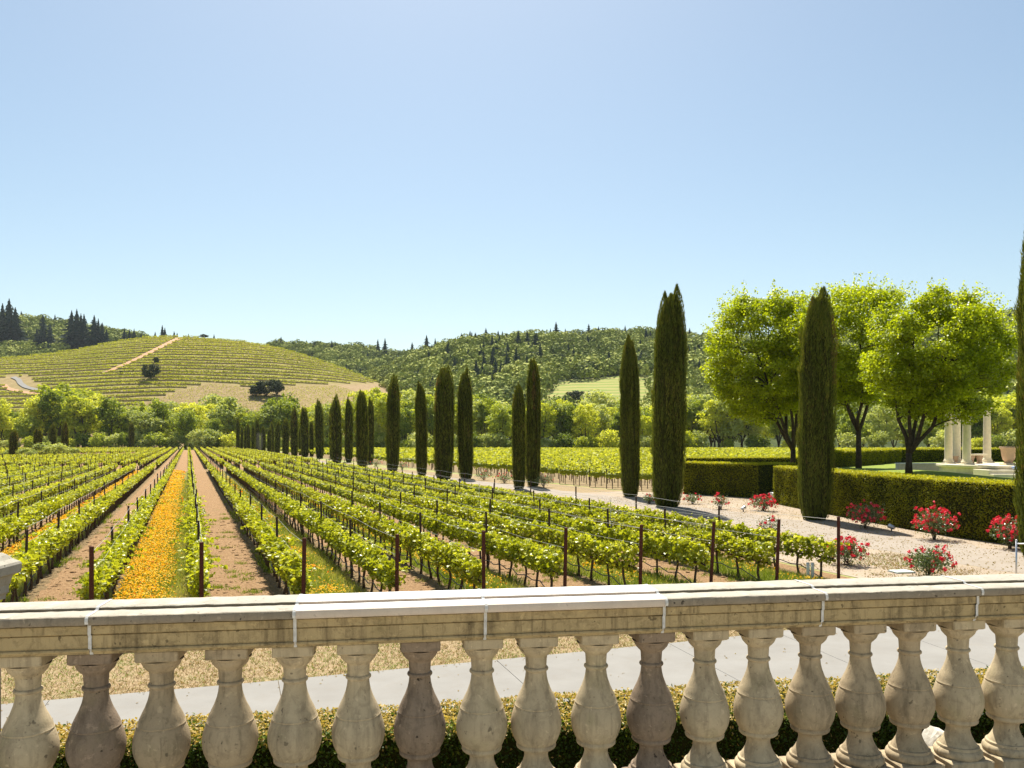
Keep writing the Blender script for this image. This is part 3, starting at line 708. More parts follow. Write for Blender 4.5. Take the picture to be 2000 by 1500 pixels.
for q in range(7):
    rng = np.random.default_rng(100 + q)
    g = G(); Pt = vine_leaves(rng)
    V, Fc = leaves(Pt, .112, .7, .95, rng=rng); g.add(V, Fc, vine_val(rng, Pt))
    foliage = g.mesh('foliage', M['vine'])
    g = G(); lean = rng.normal(0, .05, 2)
    zz = np.linspace(-.03, .68, 7)
    pts = [(lean[0] * z + .022 * sin(z * 8 + q), lean[1] * z + .02 * cos(z * 9 + q * 2), z) for z in zz]
    add_tube(g, pts, [.046, .039, .034, .032, .034, .038, .042], 7)
    for sgn in (-1, 1):
        p = [pts[-1]] + [(sgn * d, .012 * sin(d * 12 + q), .70 + .02 * sin(d * 9 + q * 3)) for d in (.1, .25, .4, .56)]
        add_tube(g, p, [.038, .033, .031, .029, .025], 6)
        for d in (.12, .25, .38, .5):   # dark hanging spur wood under the cordon
            add_tube(g, [(sgn * d, 0, .71), (sgn * d + rng.normal(0, .03), rng.normal(0, .04), .78), (sgn * d + rng.normal(0, .05), rng.normal(0, .07), .95)], [.012, .009, .005], 4)
            add_tube(g, [(sgn * d, 0, .70), (sgn * d + rng.normal(0, .02), rng.normal(0, .03), .63 - .06 * rng.random())], [.007, .003], 3)
    vine_protos.append((foliage, g.mesh('trunk', M['vinewood'], True)))

def rowname(k, kind='row'):
    if k >= 0: return f"behind {ordw(k + 1)} rust-red end post from left"
    return f"{ordw(-k)} row left of leftmost end post"
ang = atan2(DV[1], DV[0])
def vis(x, y, m=25): return -m < CX + F * x / y < 2000 + m
ISLE = np.array([-104., 188.])
cand = []
for k in range(KMIN, KMAX + 1):
    st = rowstart(k); idx = 0
    smin = .75 if k >= -8 else 0
    s = smin
    if k < -8: s = max(0, (17 - st[1]) / DV[1])
    while s < SMAX:
        p = st + DV * s
        if not (GAP[0] < s < GAP[1]) and vis(p[0], p[1], 60) and np.linalg.norm((p - ISLE) / [14, 30]) > 1 and p[1] > 14:
            idx += 1; cand.append((p[1], k, s, idx, p))
        s += 1.0
cand.sort(key=lambda c: c[0])
vroots = [None] * len(vine_protos)
near, rest = cand[:300], cand[300:]
cnt = {}
for i, (Y, k, s, idx, p) in enumerate(sorted(near, key=lambda c: (c[1], c[2]))):
    cnt[k] = cnt.get(k, 0) + 1
    lab = f"leafy green grapevine, {ordw(cnt[k])} from near end of row {rowname(k)}" if k >= 0 else f"leafy green grapevine, {ordw(cnt[k])} from near end of {rowname(k)}"
    q = int(R.integers(len(vine_protos)))
    loc = (p[0] + R.normal(0, .03), p[1] + R.normal(0, .03), .008); rz = ang + (pi if R.random() < .5 else 0) + R.normal(0, .04)
    scl = (1, R.uniform(.9, 1.15), R.uniform(.93, 1.07))
    if vroots[q] is None:
        t = thing('grapevine', lab, 'grapevine', loc, rz, 'grapevines in the near vineyard rows'); t.scale = scl
        obj('foliage', vine_protos[q][0], t); obj('trunk', vine_protos[q][1], t); vroots[q] = t
    else: dup(vroots[q], loc, rz, scl, lab)

def row_mass(g, pts, ang, rng, per_m, size, core=True, trunk_every=0, h0=.64, h1=1.14, wid=1.0, wobble=0.0):
    """leaves, wood and inner mass of vines standing at pts (1 m apart)"""
    pts = np.asarray(pts); n = len(pts)
    if n == 0: return
    c, q = cos(ang), sin(ang)
    tot = n * per_m
    i = np.repeat(np.arange(n), per_m); x = rng.uniform(-.55, .55, tot); t = rng.random(tot)
    ph = snoise(pts[:, 0], pts[:, 1], 3, 3, .8)[i] if wobble else 0
    z = h0 + (h1 - h0 + wobble * ph) * t ** .8 + .05 * rng.normal(size=tot)
    w = np.interp((z - h0) / (h1 - h0), [-.2, .1, .4, .8, 1.2], [.08, .14, .17, .13, .07]) * wid
    y = rng.normal(0, .6, tot) * w
    V, Fc = leaves(np.stack([pts[i, 0] + x * c - y * q, pts[i, 1] + x * q + y * c, z], 1), size, .8, .95, rng=rng)
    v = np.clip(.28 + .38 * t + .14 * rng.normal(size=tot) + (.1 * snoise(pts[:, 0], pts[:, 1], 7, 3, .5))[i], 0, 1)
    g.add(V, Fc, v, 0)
    if core:
        zc, hh, ww = (h0 + h1) / 2 - .03, (h1 - h0) * .33, .15 * wid
        cs = [(-ww, -hh * .7), (-ww, hh * .5), (0, hh), (ww, hh * .5), (ww, -hh * .7)]
        V = np.empty((n, 2, 5, 3))
        for e, xe in enumerate((-.52, .52)):
            for j, (yy, zz) in enumerate(cs):
                V[:, e, j, 0] = pts[:, 0] + xe * c - yy * q; V[:, e, j, 1] = pts[:, 1] + xe * q + yy * c; V[:, e, j, 2] = zc + zz
        V += rng.normal(0, .035, V.shape); b = np.arange(n)[:, None, None] * 10
        Q = np.array([(j, 5 + j, 5 + (j + 1) % 5, (j + 1) % 5) for j in range(5)])[None]
        g.add(V.reshape(-1, 3), (b + Q).reshape(-1, 4), .12, 0)
    if trunk_every:
        pt = pts[::trunk_every]; m = len(pt); w = .042 * sqrt(trunk_every)
        V = np.empty((m, 2, 3, 3))
        for e, zz in enumerate((0, h0 + .05)):
            for j in range(3):
                a = j * 2.1; V[:, e, j, 0] = pt[:, 0] + w * cos(a); V[:, e, j, 1] = pt[:, 1] + w * sin(a); V[:, e, j, 2] = zz
        b = np.arange(m)[:, None, None] * 6; Q = np.array([(j, (j + 1) % 3, 3 + (j + 1) % 3, 3 + j) for j in range(3)])[None]
        g.add(V.reshape(-1, 3), (b + Q).reshape(-1, 4), .3, 1)
g = G(); rng = np.random.default_rng(5)
D = np.array([c[0] for c in rest]); PR = np.array([c[4] for c in rest])
for y0, y1, per, size, te in ((0, 48, 230, .125, 1), (48, 75, 105, .18, 1), (75, 120, 48, .25, 1), (120, 190, 20, .4, 2), (190, 400, 10, .55, 0)):
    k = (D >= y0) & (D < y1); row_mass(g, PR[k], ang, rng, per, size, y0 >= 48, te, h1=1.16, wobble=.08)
# the flat vineyard block right of the cypress avenue: rows run across the view
EDGE = np.array([(13.0, 64.0), (8.2, 68.5), (4.6, 76), (-1.5, 91), (-8, 104), (-18, 125), (-32, 158), (-46, 190), (-78, 262)])
for Y in np.arange(64.5, 258, 2.5):
    x0 = np.interp(Y, EDGE[:, 1], EDGE[:, 0]); x1 = min(.62 * Y, 170)
    if Y < 80: x1 = 16.5
    xs = np.arange(x0 + .8, x1, 1.0)
    if len(xs) == 0: continue
    pts = np.stack([xs, Y + .04 * (xs - x0)], 1)
    per, size, te = (110, .19, 1) if Y < 72 else (60, .24, 1) if Y < 85 else (22, .38, 2) if Y < 130 else (9, .6, 0)
    row_mass(g, pts, .04, rng, per, size, True, te, h0=.8, h1=1.5, wid=1.25, wobble=.14)
stuff('grapevines', g.mesh('grapevines', [M['vinefar'], M['vinewood']]), 'long rows of green grapevines filling the vineyard beyond the nearest vines', 'grapevines')

# posts --------------------------------------------------------------
def post_geo(h, r, sides, bev=.008):
    g = G(); add_tube(g, [(0, 0, -.05), (0, 0, h - bev), (0, 0, h)], [r, r, r - bev], sides); return g
endme = post_geo(1.93, .047, 14).mesh('end_post', M['rust'], 40)
lineme = post_geo(1.86, .035, 8, .004).mesh('line_post', M['brownpost'], 40)
lean = {0: (0, 0), 1: (0, 0), 2: (-.02, 0), 3: (-.01, .0), 4: (0, 0), 5: (-.02, 0), 6: (-.02, 0), 7: (-.085, 0), 8: (-.05, 0), 9: (0, 0)}
pc = []
for k in range(KMIN, KMAX + 1):
    st = rowstart(k); s = 0; j = 0
    if k < -3: s = 5.8 * math.ceil(max(0, (14 - st[1]) / DV[1]) / 5.8)
    while s < SMAX:
        p = st + DV * s
        if not (GAP[0] < s < GAP[1]) and vis(p[0], p[1], 15) and np.linalg.norm((p - ISLE) / [14, 30]) > 1:
            pc.append((p[1], k, s, p))
        s += 5.8
pc.sort(key=lambda c: c[0])
pcnt = {}; eroot = lroot = None
pn, prst = pc[:290], pc[290:]
for Y, k, s, p in sorted(pn, key=lambda c: (c[1], c[2])):
    if s == 0 and k >= -2:
        lab = f"rust-red end post, {ordw(k + 1)} from left along the near edge of the vineyard"
        o = obj('end_post', endme) if eroot is None else eroot.copy()
        if eroot is None: eroot = tag(o, lab, 'post', 'rust-red end posts of the vine rows')
        else: COL.objects.link(o); o["label"] = lab
        l = lean.get(k, (0, 0)); o.rotation_euler = (l[1], -l[0], random.random())
    else:
        pcnt[k] = pcnt.get(k, 0) + 1
        lab = f"thin brown line post, {ordw(pcnt[k])} along row {rowname(k)}" if k >= 0 else f"thin brown line post, {ordw(pcnt[k])} visible along {rowname(k)}"
        o = obj('line_post', lineme) if lroot is None else lroot.copy()
        if lroot is None: lroot = tag(o, lab, 'post', 'brown line posts along the vine rows')
        else: COL.objects.link(o); o["label"] = lab
        o.rotation_euler = (R.normal(0, .015), R.normal(0, .02), random.random()); o.scale = (1, 1, R.uniform(.93, 1.04))
    o.location = (p[0], p[1], .008)
g = G()
for Y, k, s, p in prst: add_tube(g, [(p[0], p[1], 0), (p[0], p[1], 1.82)], .03, 4)
for Y in np.arange(64.5, 110, 2.5):
    x0 = np.interp(Y, EDGE[:, 1], EDGE[:, 0])
    for j in range(8): add_tube(g, [(x0 + .3 + 6 * j, Y + .24 * j, 0), (x0 + .3 + 6 * j, Y + .24 * j, 1.7)], .035, 4)
stuff('trellis_posts', g.mesh('trellis_posts', M['brownpost']), 'small brown trellis posts of the farther vineyard rows', 'posts')
# wires and drip hoses of the near rows
for k in range(-4, KMAX + 1):
    st = rowstart(k)
    if k < 0: s0 = 5.8 * math.ceil(max(0, (17 - st[1]) / DV[1]) / 5.8)
    else: s0 = 0
    Ln = 87 if k >= 0 else 60
    for nm, hts, rad in (('top wire', 1.84, .005), ('catch wire', 1.42, .004)):
        pts = []
        for q in range(int((Ln - 0) / 2.9) + 1):
            s = s0 + q * 2.9; p = st + DV * s
            pts.append((p[0] + .03, p[1], hts - (.05 if q % 2 else 0) + R.normal(0, .006)))
        g = G(); add_tube(g, pts, rad, 4)
        o = obj('trellis_wire', g.mesh('trellis_wire', M['wire']))
        tag(o, f"thin grey {nm} strung along row {rowname(k)}" if k >= 0 else f"thin grey {nm} strung along {rowname(k)}", 'wire', 'wires of the near vine rows')
    pts = []
    for q in range(100):
        s = s0 + .5 + q * .5; p = st + DV * s + NV * (-.06 + .03 * sin(q * 1.3 + k))
        z = .36 - .07 * abs(sin(q * .5 * pi)) + R.normal(0, .012)
        if q < 3: z = (.03, .18, .34)[q]
        pts.append((p[0], p[1], z))
    g = G(); add_tube(g, pts, .015, 5)
    o = obj('drip_hose', g.mesh('drip_hose', M['hose'], True))
    tag(o, f"sagging dark drip hose along row {rowname(k)}" if k >= 0 else f"sagging dark drip hose along {rowname(k)}", 'hose', 'drip hoses of the near vine rows')
# steel marker stakes among the vines
stake = None
for px, yt, Y, lab in ((1193, 976, 30, 'thin silver steel stake among the vines behind the sixth end post'), (936, 944, 41, 'thin silver steel stake among vines at mid field'),
                       (47, 925, 46, 'thin silver steel stake among vines at the far left')):
    g = G(); z1 = py2z(yt, Y); add_tube(g, [(0, 0, 0), (0, 0, z1 - .02), (0, 0, z1)], [.014, .014, .009], 6)
    o = obj('steel_stake', g.mesh('steel_stake', M['steel'])); o.location = (px2x(px, Y), Y, 0); tag(o, lab, 'stake')
# white vine guard by the last end post
gp = rowstart(9) + DV * .9 - NV * .25
vg = thing('vine_guard', 'pair of white plastic vine guard tubes beside the last rust-red post', 'vine guard', (gp[0], gp[1], .01))
for dx in (-.06, .08):
    g = G(); add_lathe(g, [(.045, 0), (.05, .05), (.048, .3), (.05, .48), (.044, .48), (.04, .1)], 10, (dx, 0, 0)); obj('tube', g.mesh('tube', M['tubew'], True), vg)

# poppies and grass between rows --------------------------------------
def strip_pts(k, n, s0, s1, lo=.1, hi=.9, pw=1.0):
    s = s0 + (s1 - s0) * R.random(n) ** pw; f = R.uniform(lo, hi, n)
    p = rowstart(k)[None] + DV[None] * s[:, None] + DS[None] * f[:, None]
    return p, s, f
g = G(); gg = G()
def flowers(k, dens, s0, s1, pw, dry=.35):
    for a, b, per, size in ((s0, 14, 330, .052), (14, 35, 150, .068), (35, 70, 42, .11), (70, 100, 15, .18)):
        if b <= s0 or a >= s1: continue
        n = int((min(b, s1) - a) * 2 * per * dens)
        p, s, f = strip_pts(k, n, a, min(b, s1), .03, .95); soft = sstep(.03, .14, f) * (1 - sstep(.5, .8, f)); q_ = R.random(n) < soft; p, s, f = p[q_], s[q_], f[q_]; n = len(p)
        ns = snoise(p[:, 0], p[:, 1], 40 + k, 3, 1.5) * (.6 if dens > .7 else 1) + .35 * (f < .5)
        kp = ns > R.normal(-.28 if dens > .7 else .2, .35, n)
        p = p[kp]; ns = ns[kp]
        h = .2 + .1 * R.random(len(p)) + .06 * ns
        V, Fc = leaves(np.concatenate([p, h[:, None]], 1), size, 1.6, 1.0, fold=.2)
        g.add(V, Fc, np.clip(R.normal(.5, .22, len(p)) + (R.random(len(p)) < .05) * .5, 0, 1))
    for a, b, per, ht in ((s0, 14, 330, .2), (14, 35, 120, .22), (35, 70, 30, .25)):
        n = int((b - a) * 2 * per); p, s, f = strip_pts(k, n, a, b, .06, .94)
        d = np.stack([R.normal(0, .35, n), R.normal(0, .35, n), np.ones(n)], 1) * (ht * R.uniform(.4, 1.1, n))[:, None]
        V, Fc = blades(np.concatenate([p, np.full((n, 1), .01)], 1), d, .012 + .0011 * (a + 8))
        v = np.clip(.42 + .3 * R.normal(size=n) * .7 + .4 * sstep(.55, .9, f) * (k % 2 == 0) + .25 * snoise(p[:, 0], p[:, 1], 9, 2, .6), 0, 1)
        gg.add(V, Fc, v)
flowers(0, 1.0, -1.5, 93, 1); flowers(-2, 1.0, -1.5, 93, 1)
for k, dn in ((2, .42), (4, .36), (6, .16), (8, .12), (-4, .3), (-6, .2)): flowers(k, dn, -1.5, 100, 1)
stuff('poppies', g.mesh('poppies', M['poppy']), 'carpet of orange and yellow poppies between the vine rows', 'flowers')
# green weeds at the row feet
for k in range(-4, 10):
    n = 2600; p, s, f = strip_pts(k, n, 0, 40, -.12, .12, 1.4); kp = snoise(p[:, 0], p[:, 1], 3, 3, .7) > .2; p = p[kp]; n = len(p)
    d = np.stack([R.normal(0, .4, n), R.normal(0, .4, n), np.ones(n)], 1) * R.uniform(.08, .24, n)[:, None]
    V, Fc = blades(np.concatenate([p, np.full((n, 1), .01)], 1), d, .03); gg.add(V, Fc, np.clip(R.normal(.3, .2, n), 0, 1))
# green tufts on the tilled alleys
for k in (-3, -1, 1, 3, 5, 7):
    for q in range(26):
        p, s, f = strip_pts(k, 1, 0, 30, .15, .85); n = 60
        pp = p + R.normal(0, .13, (n, 2)); d = np.stack([R.normal(0, .5, n), R.normal(0, .5, n), np.ones(n)], 1) * R.uniform(.04, .12, n)[:, None]
        V, Fc = blades(np.concatenate([pp, np.full((n, 1), .01)], 1), d, .02); gg.add(V, Fc, np.clip(R.normal(.35, .2, n), 0, 1))
stuff('grass', gg.mesh('grass', M['grass']), 'green and straw grass growing in the planted alleys and row feet', 'grass')
# dry grass tufts near the path
g = G(); n = 60000
X = R.uniform(-12, 13, n); Y = path_far(X) + R.random(n) ** 1.1 * (14.5 + .36 * X + 6 - path_far(X)).clip(.5, 7)
d = np.stack([R.normal(0, .8, n), R.normal(0, .8, n), np.ones(n)], 1) * R.uniform(.02, .07, n)[:, None]
V, Fc = blades(np.stack([X, Y, np.full(n, .006)], 1), d, .012)
gn = snoise(X, Y, 21, 3, .9) + .6 * np.exp(-(Y - path_far(X)) / .35)
g.add(V, Fc, np.where(R.random(n) < .2 + .42 * gn, R.uniform(.88, 1, n), R.uniform(0, .84, n)))
stuff('dry_grass', g.mesh('dry_grass', M['dry']), 'short straw coloured dry grass beyond the concrete path', 'dry grass')
# clods on the tilled alleys
import bmesh
g = G(); V0, F0 = blob(1, 2, .3)
n = 2600; ks = R.choice([-3, -1, 1, 3, 5, 7], n); s = 28 * R.random(n) ** 1.3 - 1.5; f = R.uniform(.1, .9, n)
pp = S0[None] + DS[None] * (ks + f)[:, None] + DV[None] * s[:, None]
sz = R.gamma(2, .014, n).clip(.01, .1)
VV = V0[None] * (sz[:, None, None] * np.array([1.3, 1.1, .45])) * R.uniform(.7, 1.3, (n, 1, 3)) + np.stack([pp[:, 0], pp[:, 1], .008 + sz * .2], 1)[:, None]
g.add(VV.reshape(-1, 3), (np.arange(n)[:, None, None] * len(V0) + F0[None]).reshape(-1, 3))
stuff('soil_clods', g.mesh('soil_clods', M['g_soil']), 'brown broken soil clods on the tilled alleys', 'soil')
g = G(); n = 26000; X = R.uniform(7.5, 17, n); Y = R.uniform(17.5, 30, n)
px_ = CX + F * X / Y; sy_ = HY + F * CAMZ / Y
kp = (snoise(X, Y, 33, 3, 1.0) + .5 * np.exp(-((sy_ - 1108) / 22) ** 2) > .45 + R.normal(0, .15, n)) & (px_ > 1560) & (px_ < 1930) & (X < np.interp(Y, [22, 27.5, 33], [18.4, 15.3, 13.2])) & (Y > path_far(X) + .2)
X, Y = X[kp], Y[kp]; n = len(X)
d = np.stack([R.normal(0, .7, n), R.normal(0, .7, n), np.ones(n)], 1) * R.uniform(.03, .1, n)[:, None]
V, Fc = blades(np.stack([X, Y, np.full(n, .012)], 1), d, .02); g.add(V, Fc, np.where(R.random(n) < .2 + .25 * snoise(X, Y, 5, 3, .9), R.uniform(.88, 1, n), R.uniform(.2, .84, n)))
stuff('verge_weeds', g.mesh('verge_weeds', M['dry']), 'patches of straw and green weeds on the gravel beside the last row', 'weeds')
g = G(); n = 260; X = R.uniform(-10, 12, n); q_ = R.random(n) ** 2.2; Y = path_far(X) - .05 - q_ * 2.6
V, Fc = leaves(np.stack([X, Y, np.full(n, .038)], 1), .045, 2.5, .6); g.add(V, Fc, R.uniform(.5, .84, n))
stuff('leaf_litter', g.mesh('leaf_litter', M['dry']), 'scattered dry leaf litter blown onto the concrete path', 'litter')
# pebbles and mulch chips on the verge
g = G(); n = 15000; X = R.uniform(6, 24, n); Y = R.uniform(17, 60, n)
kp = inpoly(X, Y, np.array(verge)); X, Y = X[kp], Y[kp]; n = len(X)
V, Fc = leaves(np.stack([X, Y, .02 + .01 * R.random(n)], 1), .06, 1.5, .8); g.add(V, Fc, R.uniform(.5, .84, n))
stuff('wood_chips', g.mesh('wood_chips', M['dry']), 'pale wood chips and dry litter scattered on the gravel verge', 'mulch')

# ------------------------------------------------------------------ cypresses
def cypress_geo(seed, nbl, bw=.055, bl=.34):
    """height 12, radius 1: a column of upright fused leaders"""
    rng = np.random.default_rng(seed); g = G(); core = G()
    H = 12.0
    lead = [(0, 0, .8, H * .94)]
    m = 7
    for q in range(m):
        a = q / m * 2 * pi + rng.uniform(-.3, .3); r = rng.uniform(.34, .5)
        lead.append((r * cos(a), r * sin(a), rng.uniform(.46, .58), H * rng.uniform(.88, 1.0)))
    def rad(t, R0):
        return R0 * np.interp(t, [0, .03, .08, .2, .45, .78, .89, .955, 1], [.36, .62, .82, .96, 1.0, .95, .76, .46, .04])
    per = [l[2] * l[3] for l in lead]; tot = sum(per)
    for (cx, cy, R0, h), w in zip(lead, per):
        n = int(nbl * w / tot)
        t = rng.random(n) ** .95; z = .05 + t * (h - .05)
        th = rng.uniform(0, 2 * pi, n)
        shrink = np.interp(t, [0, .75, 1], [1, 1, .8])
        ccx, ccy = cx * shrink, cy * shrink
        lump = 1 + .13 * np.sin(th * 5 + seed + .6 * np.sin(z * .9)) + .07 * np.sin(th * 11 + z * 1.7 + seed * 2) + .06 * np.sin(z * 2.3 + th * 3)
        r = rad(t, R0) * lump * (1 + rng.normal(0, .035, n))
        Pt = np.stack([ccx + r * np.cos(th), ccy + r * np.sin(th), z], 1)
        # only keep what lies on the outside of the bundle
        rr = np.hypot(Pt[:, 0], Pt[:, 1]); keep = rr > .5 * rad(t, .9) * np.interp(t, [0, .6, 1], [1, .8, .0])
        Pt = Pt[keep]; th2 = th[keep]; t2 = t[keep]; n = len(Pt)
        D = np.stack([np.cos(th2) * .2, np.sin(th2) * .2, np.ones(n)], 1) + rng.normal(0, .16, (n, 3)); D = norm(D) * (bl * rng.uniform(.6, 1.3, n))[:, None]
        V, Fc = blades(Pt - D * .3, D, bw, rng=rng)
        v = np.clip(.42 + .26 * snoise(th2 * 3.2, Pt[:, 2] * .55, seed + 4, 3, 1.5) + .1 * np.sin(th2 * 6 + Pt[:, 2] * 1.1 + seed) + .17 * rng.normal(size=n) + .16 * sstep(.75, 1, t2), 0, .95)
        v = np.where(rng.random(n) < .012, 1.0, v)
        pa = np.arctan2(Pt[:, 1], Pt[:, 0]); 
        if seed % 20 == 12: v = np.where((np.abs((pa + 2.05 + pi) % (2 * pi) - pi) < .24 + .08 * np.sin(Pt[:, 2] * 4)) & (Pt[:, 2] > 6.9) & (Pt[:, 2] < 10.4) & (rng.random(n) < .85), 1.0, v)
        v = np.where((snoise(pa * 2.2, Pt[:, 2] * .5, seed + 9, 2, 1.6) > .95) & (rng.random(n) < .5), np.clip(v + .4, 0, 1), v)
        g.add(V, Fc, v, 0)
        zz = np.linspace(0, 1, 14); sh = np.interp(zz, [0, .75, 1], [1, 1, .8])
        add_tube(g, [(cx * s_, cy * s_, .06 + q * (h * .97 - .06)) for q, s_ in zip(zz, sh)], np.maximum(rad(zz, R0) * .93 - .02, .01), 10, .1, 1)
    for q in range(16):   # stray sprays standing off the column
        t_ = rng.uniform(.05, .97); th_ = rng.uniform(0, 2 * pi); z_ = t_ * H * .97; r_ = rad(t_, .98) * rng.uniform(.93, 1.05) * (1 if t_ < .8 else .7)
        k = max(int(nbl / 700), 6); Pp = np.array([r_ * cos(th_), r_ * sin(th_), z_]) + rng.normal(0, 1, (k, 3)) * [.05, .05, .22]
        D = norm(np.stack([np.full(k, cos(th_) * .3), np.full(k, sin(th_) * .3), np.ones(k)], 1) + rng.normal(0, .14, (k, 3))) * (bl * 1.3 * rng.uniform(.7, 1.3, k))[:, None]
        V, Fc = blades(Pp, D, bw, rng=rng); g.add(V, Fc, np.clip(rng.normal(.6, .2, k), 0, .95), 0)
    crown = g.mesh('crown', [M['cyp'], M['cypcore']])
    g = G(); add_tube(g, [(0, 0, -.05), (0, 0, .3), (0.02, 0, 1.2)], [.2, .16, .12], 9); trunk = g.mesh('trunk', M['bark'], True)
    return crown, trunk
CYPH = [cypress_geo(11 + i, 75000, .03, .2) for i in range(3)]
CYPM = [cypress_geo(31 + i, 22000, .055, .28) for i in range(3)]
CYPL = [cypress_geo(51 + i, 3600, .13, .55) for i in range(3)]
cyp = [  # px, depth, top y, width px, label
    (2041, 27.5, 345, 112, 'tall dark cypress cut off by the right edge beside the silver handrail'),
    (1589, 42.8, 556, 66, 'tall dark cypress in front of the clipped hedge and leafy shade trees'),
    (1303, 51, 550, 63, 'tallest full cypress column left of the clipped hedge end'),
    (1231, 60, 648, 39, 'slim cypress just left of the tallest cypress column'),
    (1041, 73, 688, 29, 'taller back cypress of the touching pair at mid vineyard'),
    (1014, 69, 743, 28, 'shorter front cypress of the touching pair at mid vineyard'),
    (911, 87, 717, 31, 'cypress with a notched top, right neighbour of the stout cypress'),
    (865, 85, 706, 38, 'stout cypress in the middle of the avenue between two slimmer ones'),
    (824, 93, 739, 25, 'slim cypress just left of the stout cypress'),
    (767, 107, 731, 29, 'cypress standing alone left of the slim one in the avenue'),
    (723, 140, 773, 14, 'narrow cypress half hidden behind a wider avenue cypress'),
    (707, 118, 757, 25, 'wide avenue cypress with a narrow one peeping out at its right'),
]
c0 = [(681, 150, 776, 17), (658, 138, 767, 22), (648, 172, 795, 10), (625, 178, 780, 18), (609, 200, 820, 9), (596, 196, 795, 16), (586, 218, 832, 7), (575, 206, 793, 15), (558, 216, 817, 14),
      (541, 226, 823, 11), (532, 244, 822, 8), (526, 232, 835, 9), (514, 244, 832, 10), (503, 252, 816, 8), (494, 258, 830, 7), (486, 264, 827, 7), (479, 270, 830, 6), (472, 276, 832, 6), (465, 282, 815, 8)]
for i, (a, b, c, d) in enumerate(c0):
    cyp.append((a, b, c, d, f"dark cypress, {ordw(i + 1)} leftward from the wide avenue cypress toward the receding end"))
cyp += [(26, 172, 838, 14, 'small pointed cypress, leftmost of four among the left vine rows'), (74, 205, 836, 16, 'small pointed cypress, second from left of four among left vine rows'),
        (103, 230, 826, 13, 'small pointed cypress, third from left of four among left vine rows'), (127, 198, 820, 14, 'small pointed cypress, rightmost of four among the left vine rows'),
        (257, 318, 824, 11, 'small lone dark cypress at the foot of the left treeline')]
croot = {}
for i, (px, Y, yt, w, lab) in enumerate(cyp):
    H = py2z(yt, Y); r = w / 2 / F * Y
    pool, nm = (CYPH, 'H') if Y < 62 else (CYPM, 'M') if Y < 125 else (CYPL, 'L')
    q = i % 3; sr = r / .98
    loc = (px2x(px, Y), Y, 0); scl = (sr, sr * (1 + .06 * sin(i * 3.1)), H / 12.0)
    grp = 'cypresses lining the drive' if i < 31 else None
    tilt = (radians(1.1) * sin(i * 2.3), radians(.9) * cos(i * 1.9))
    if (nm, q) not in croot:
        t = thing('cypress_tree', lab, 'cypress', loc, i * 1.7, grp); t.scale = scl
        obj('crown', pool[q][0], t); obj('trunk', pool[q][1], t); croot[(nm, q)] = t
    else:
        t = dup(croot[(nm, q)], loc, i * 1.7, scl, lab)
        if grp: t["group"] = grp
        elif "group" in t: del t["group"]
    t.rotation_euler = (tilt[0], tilt[1], i * 1.7)

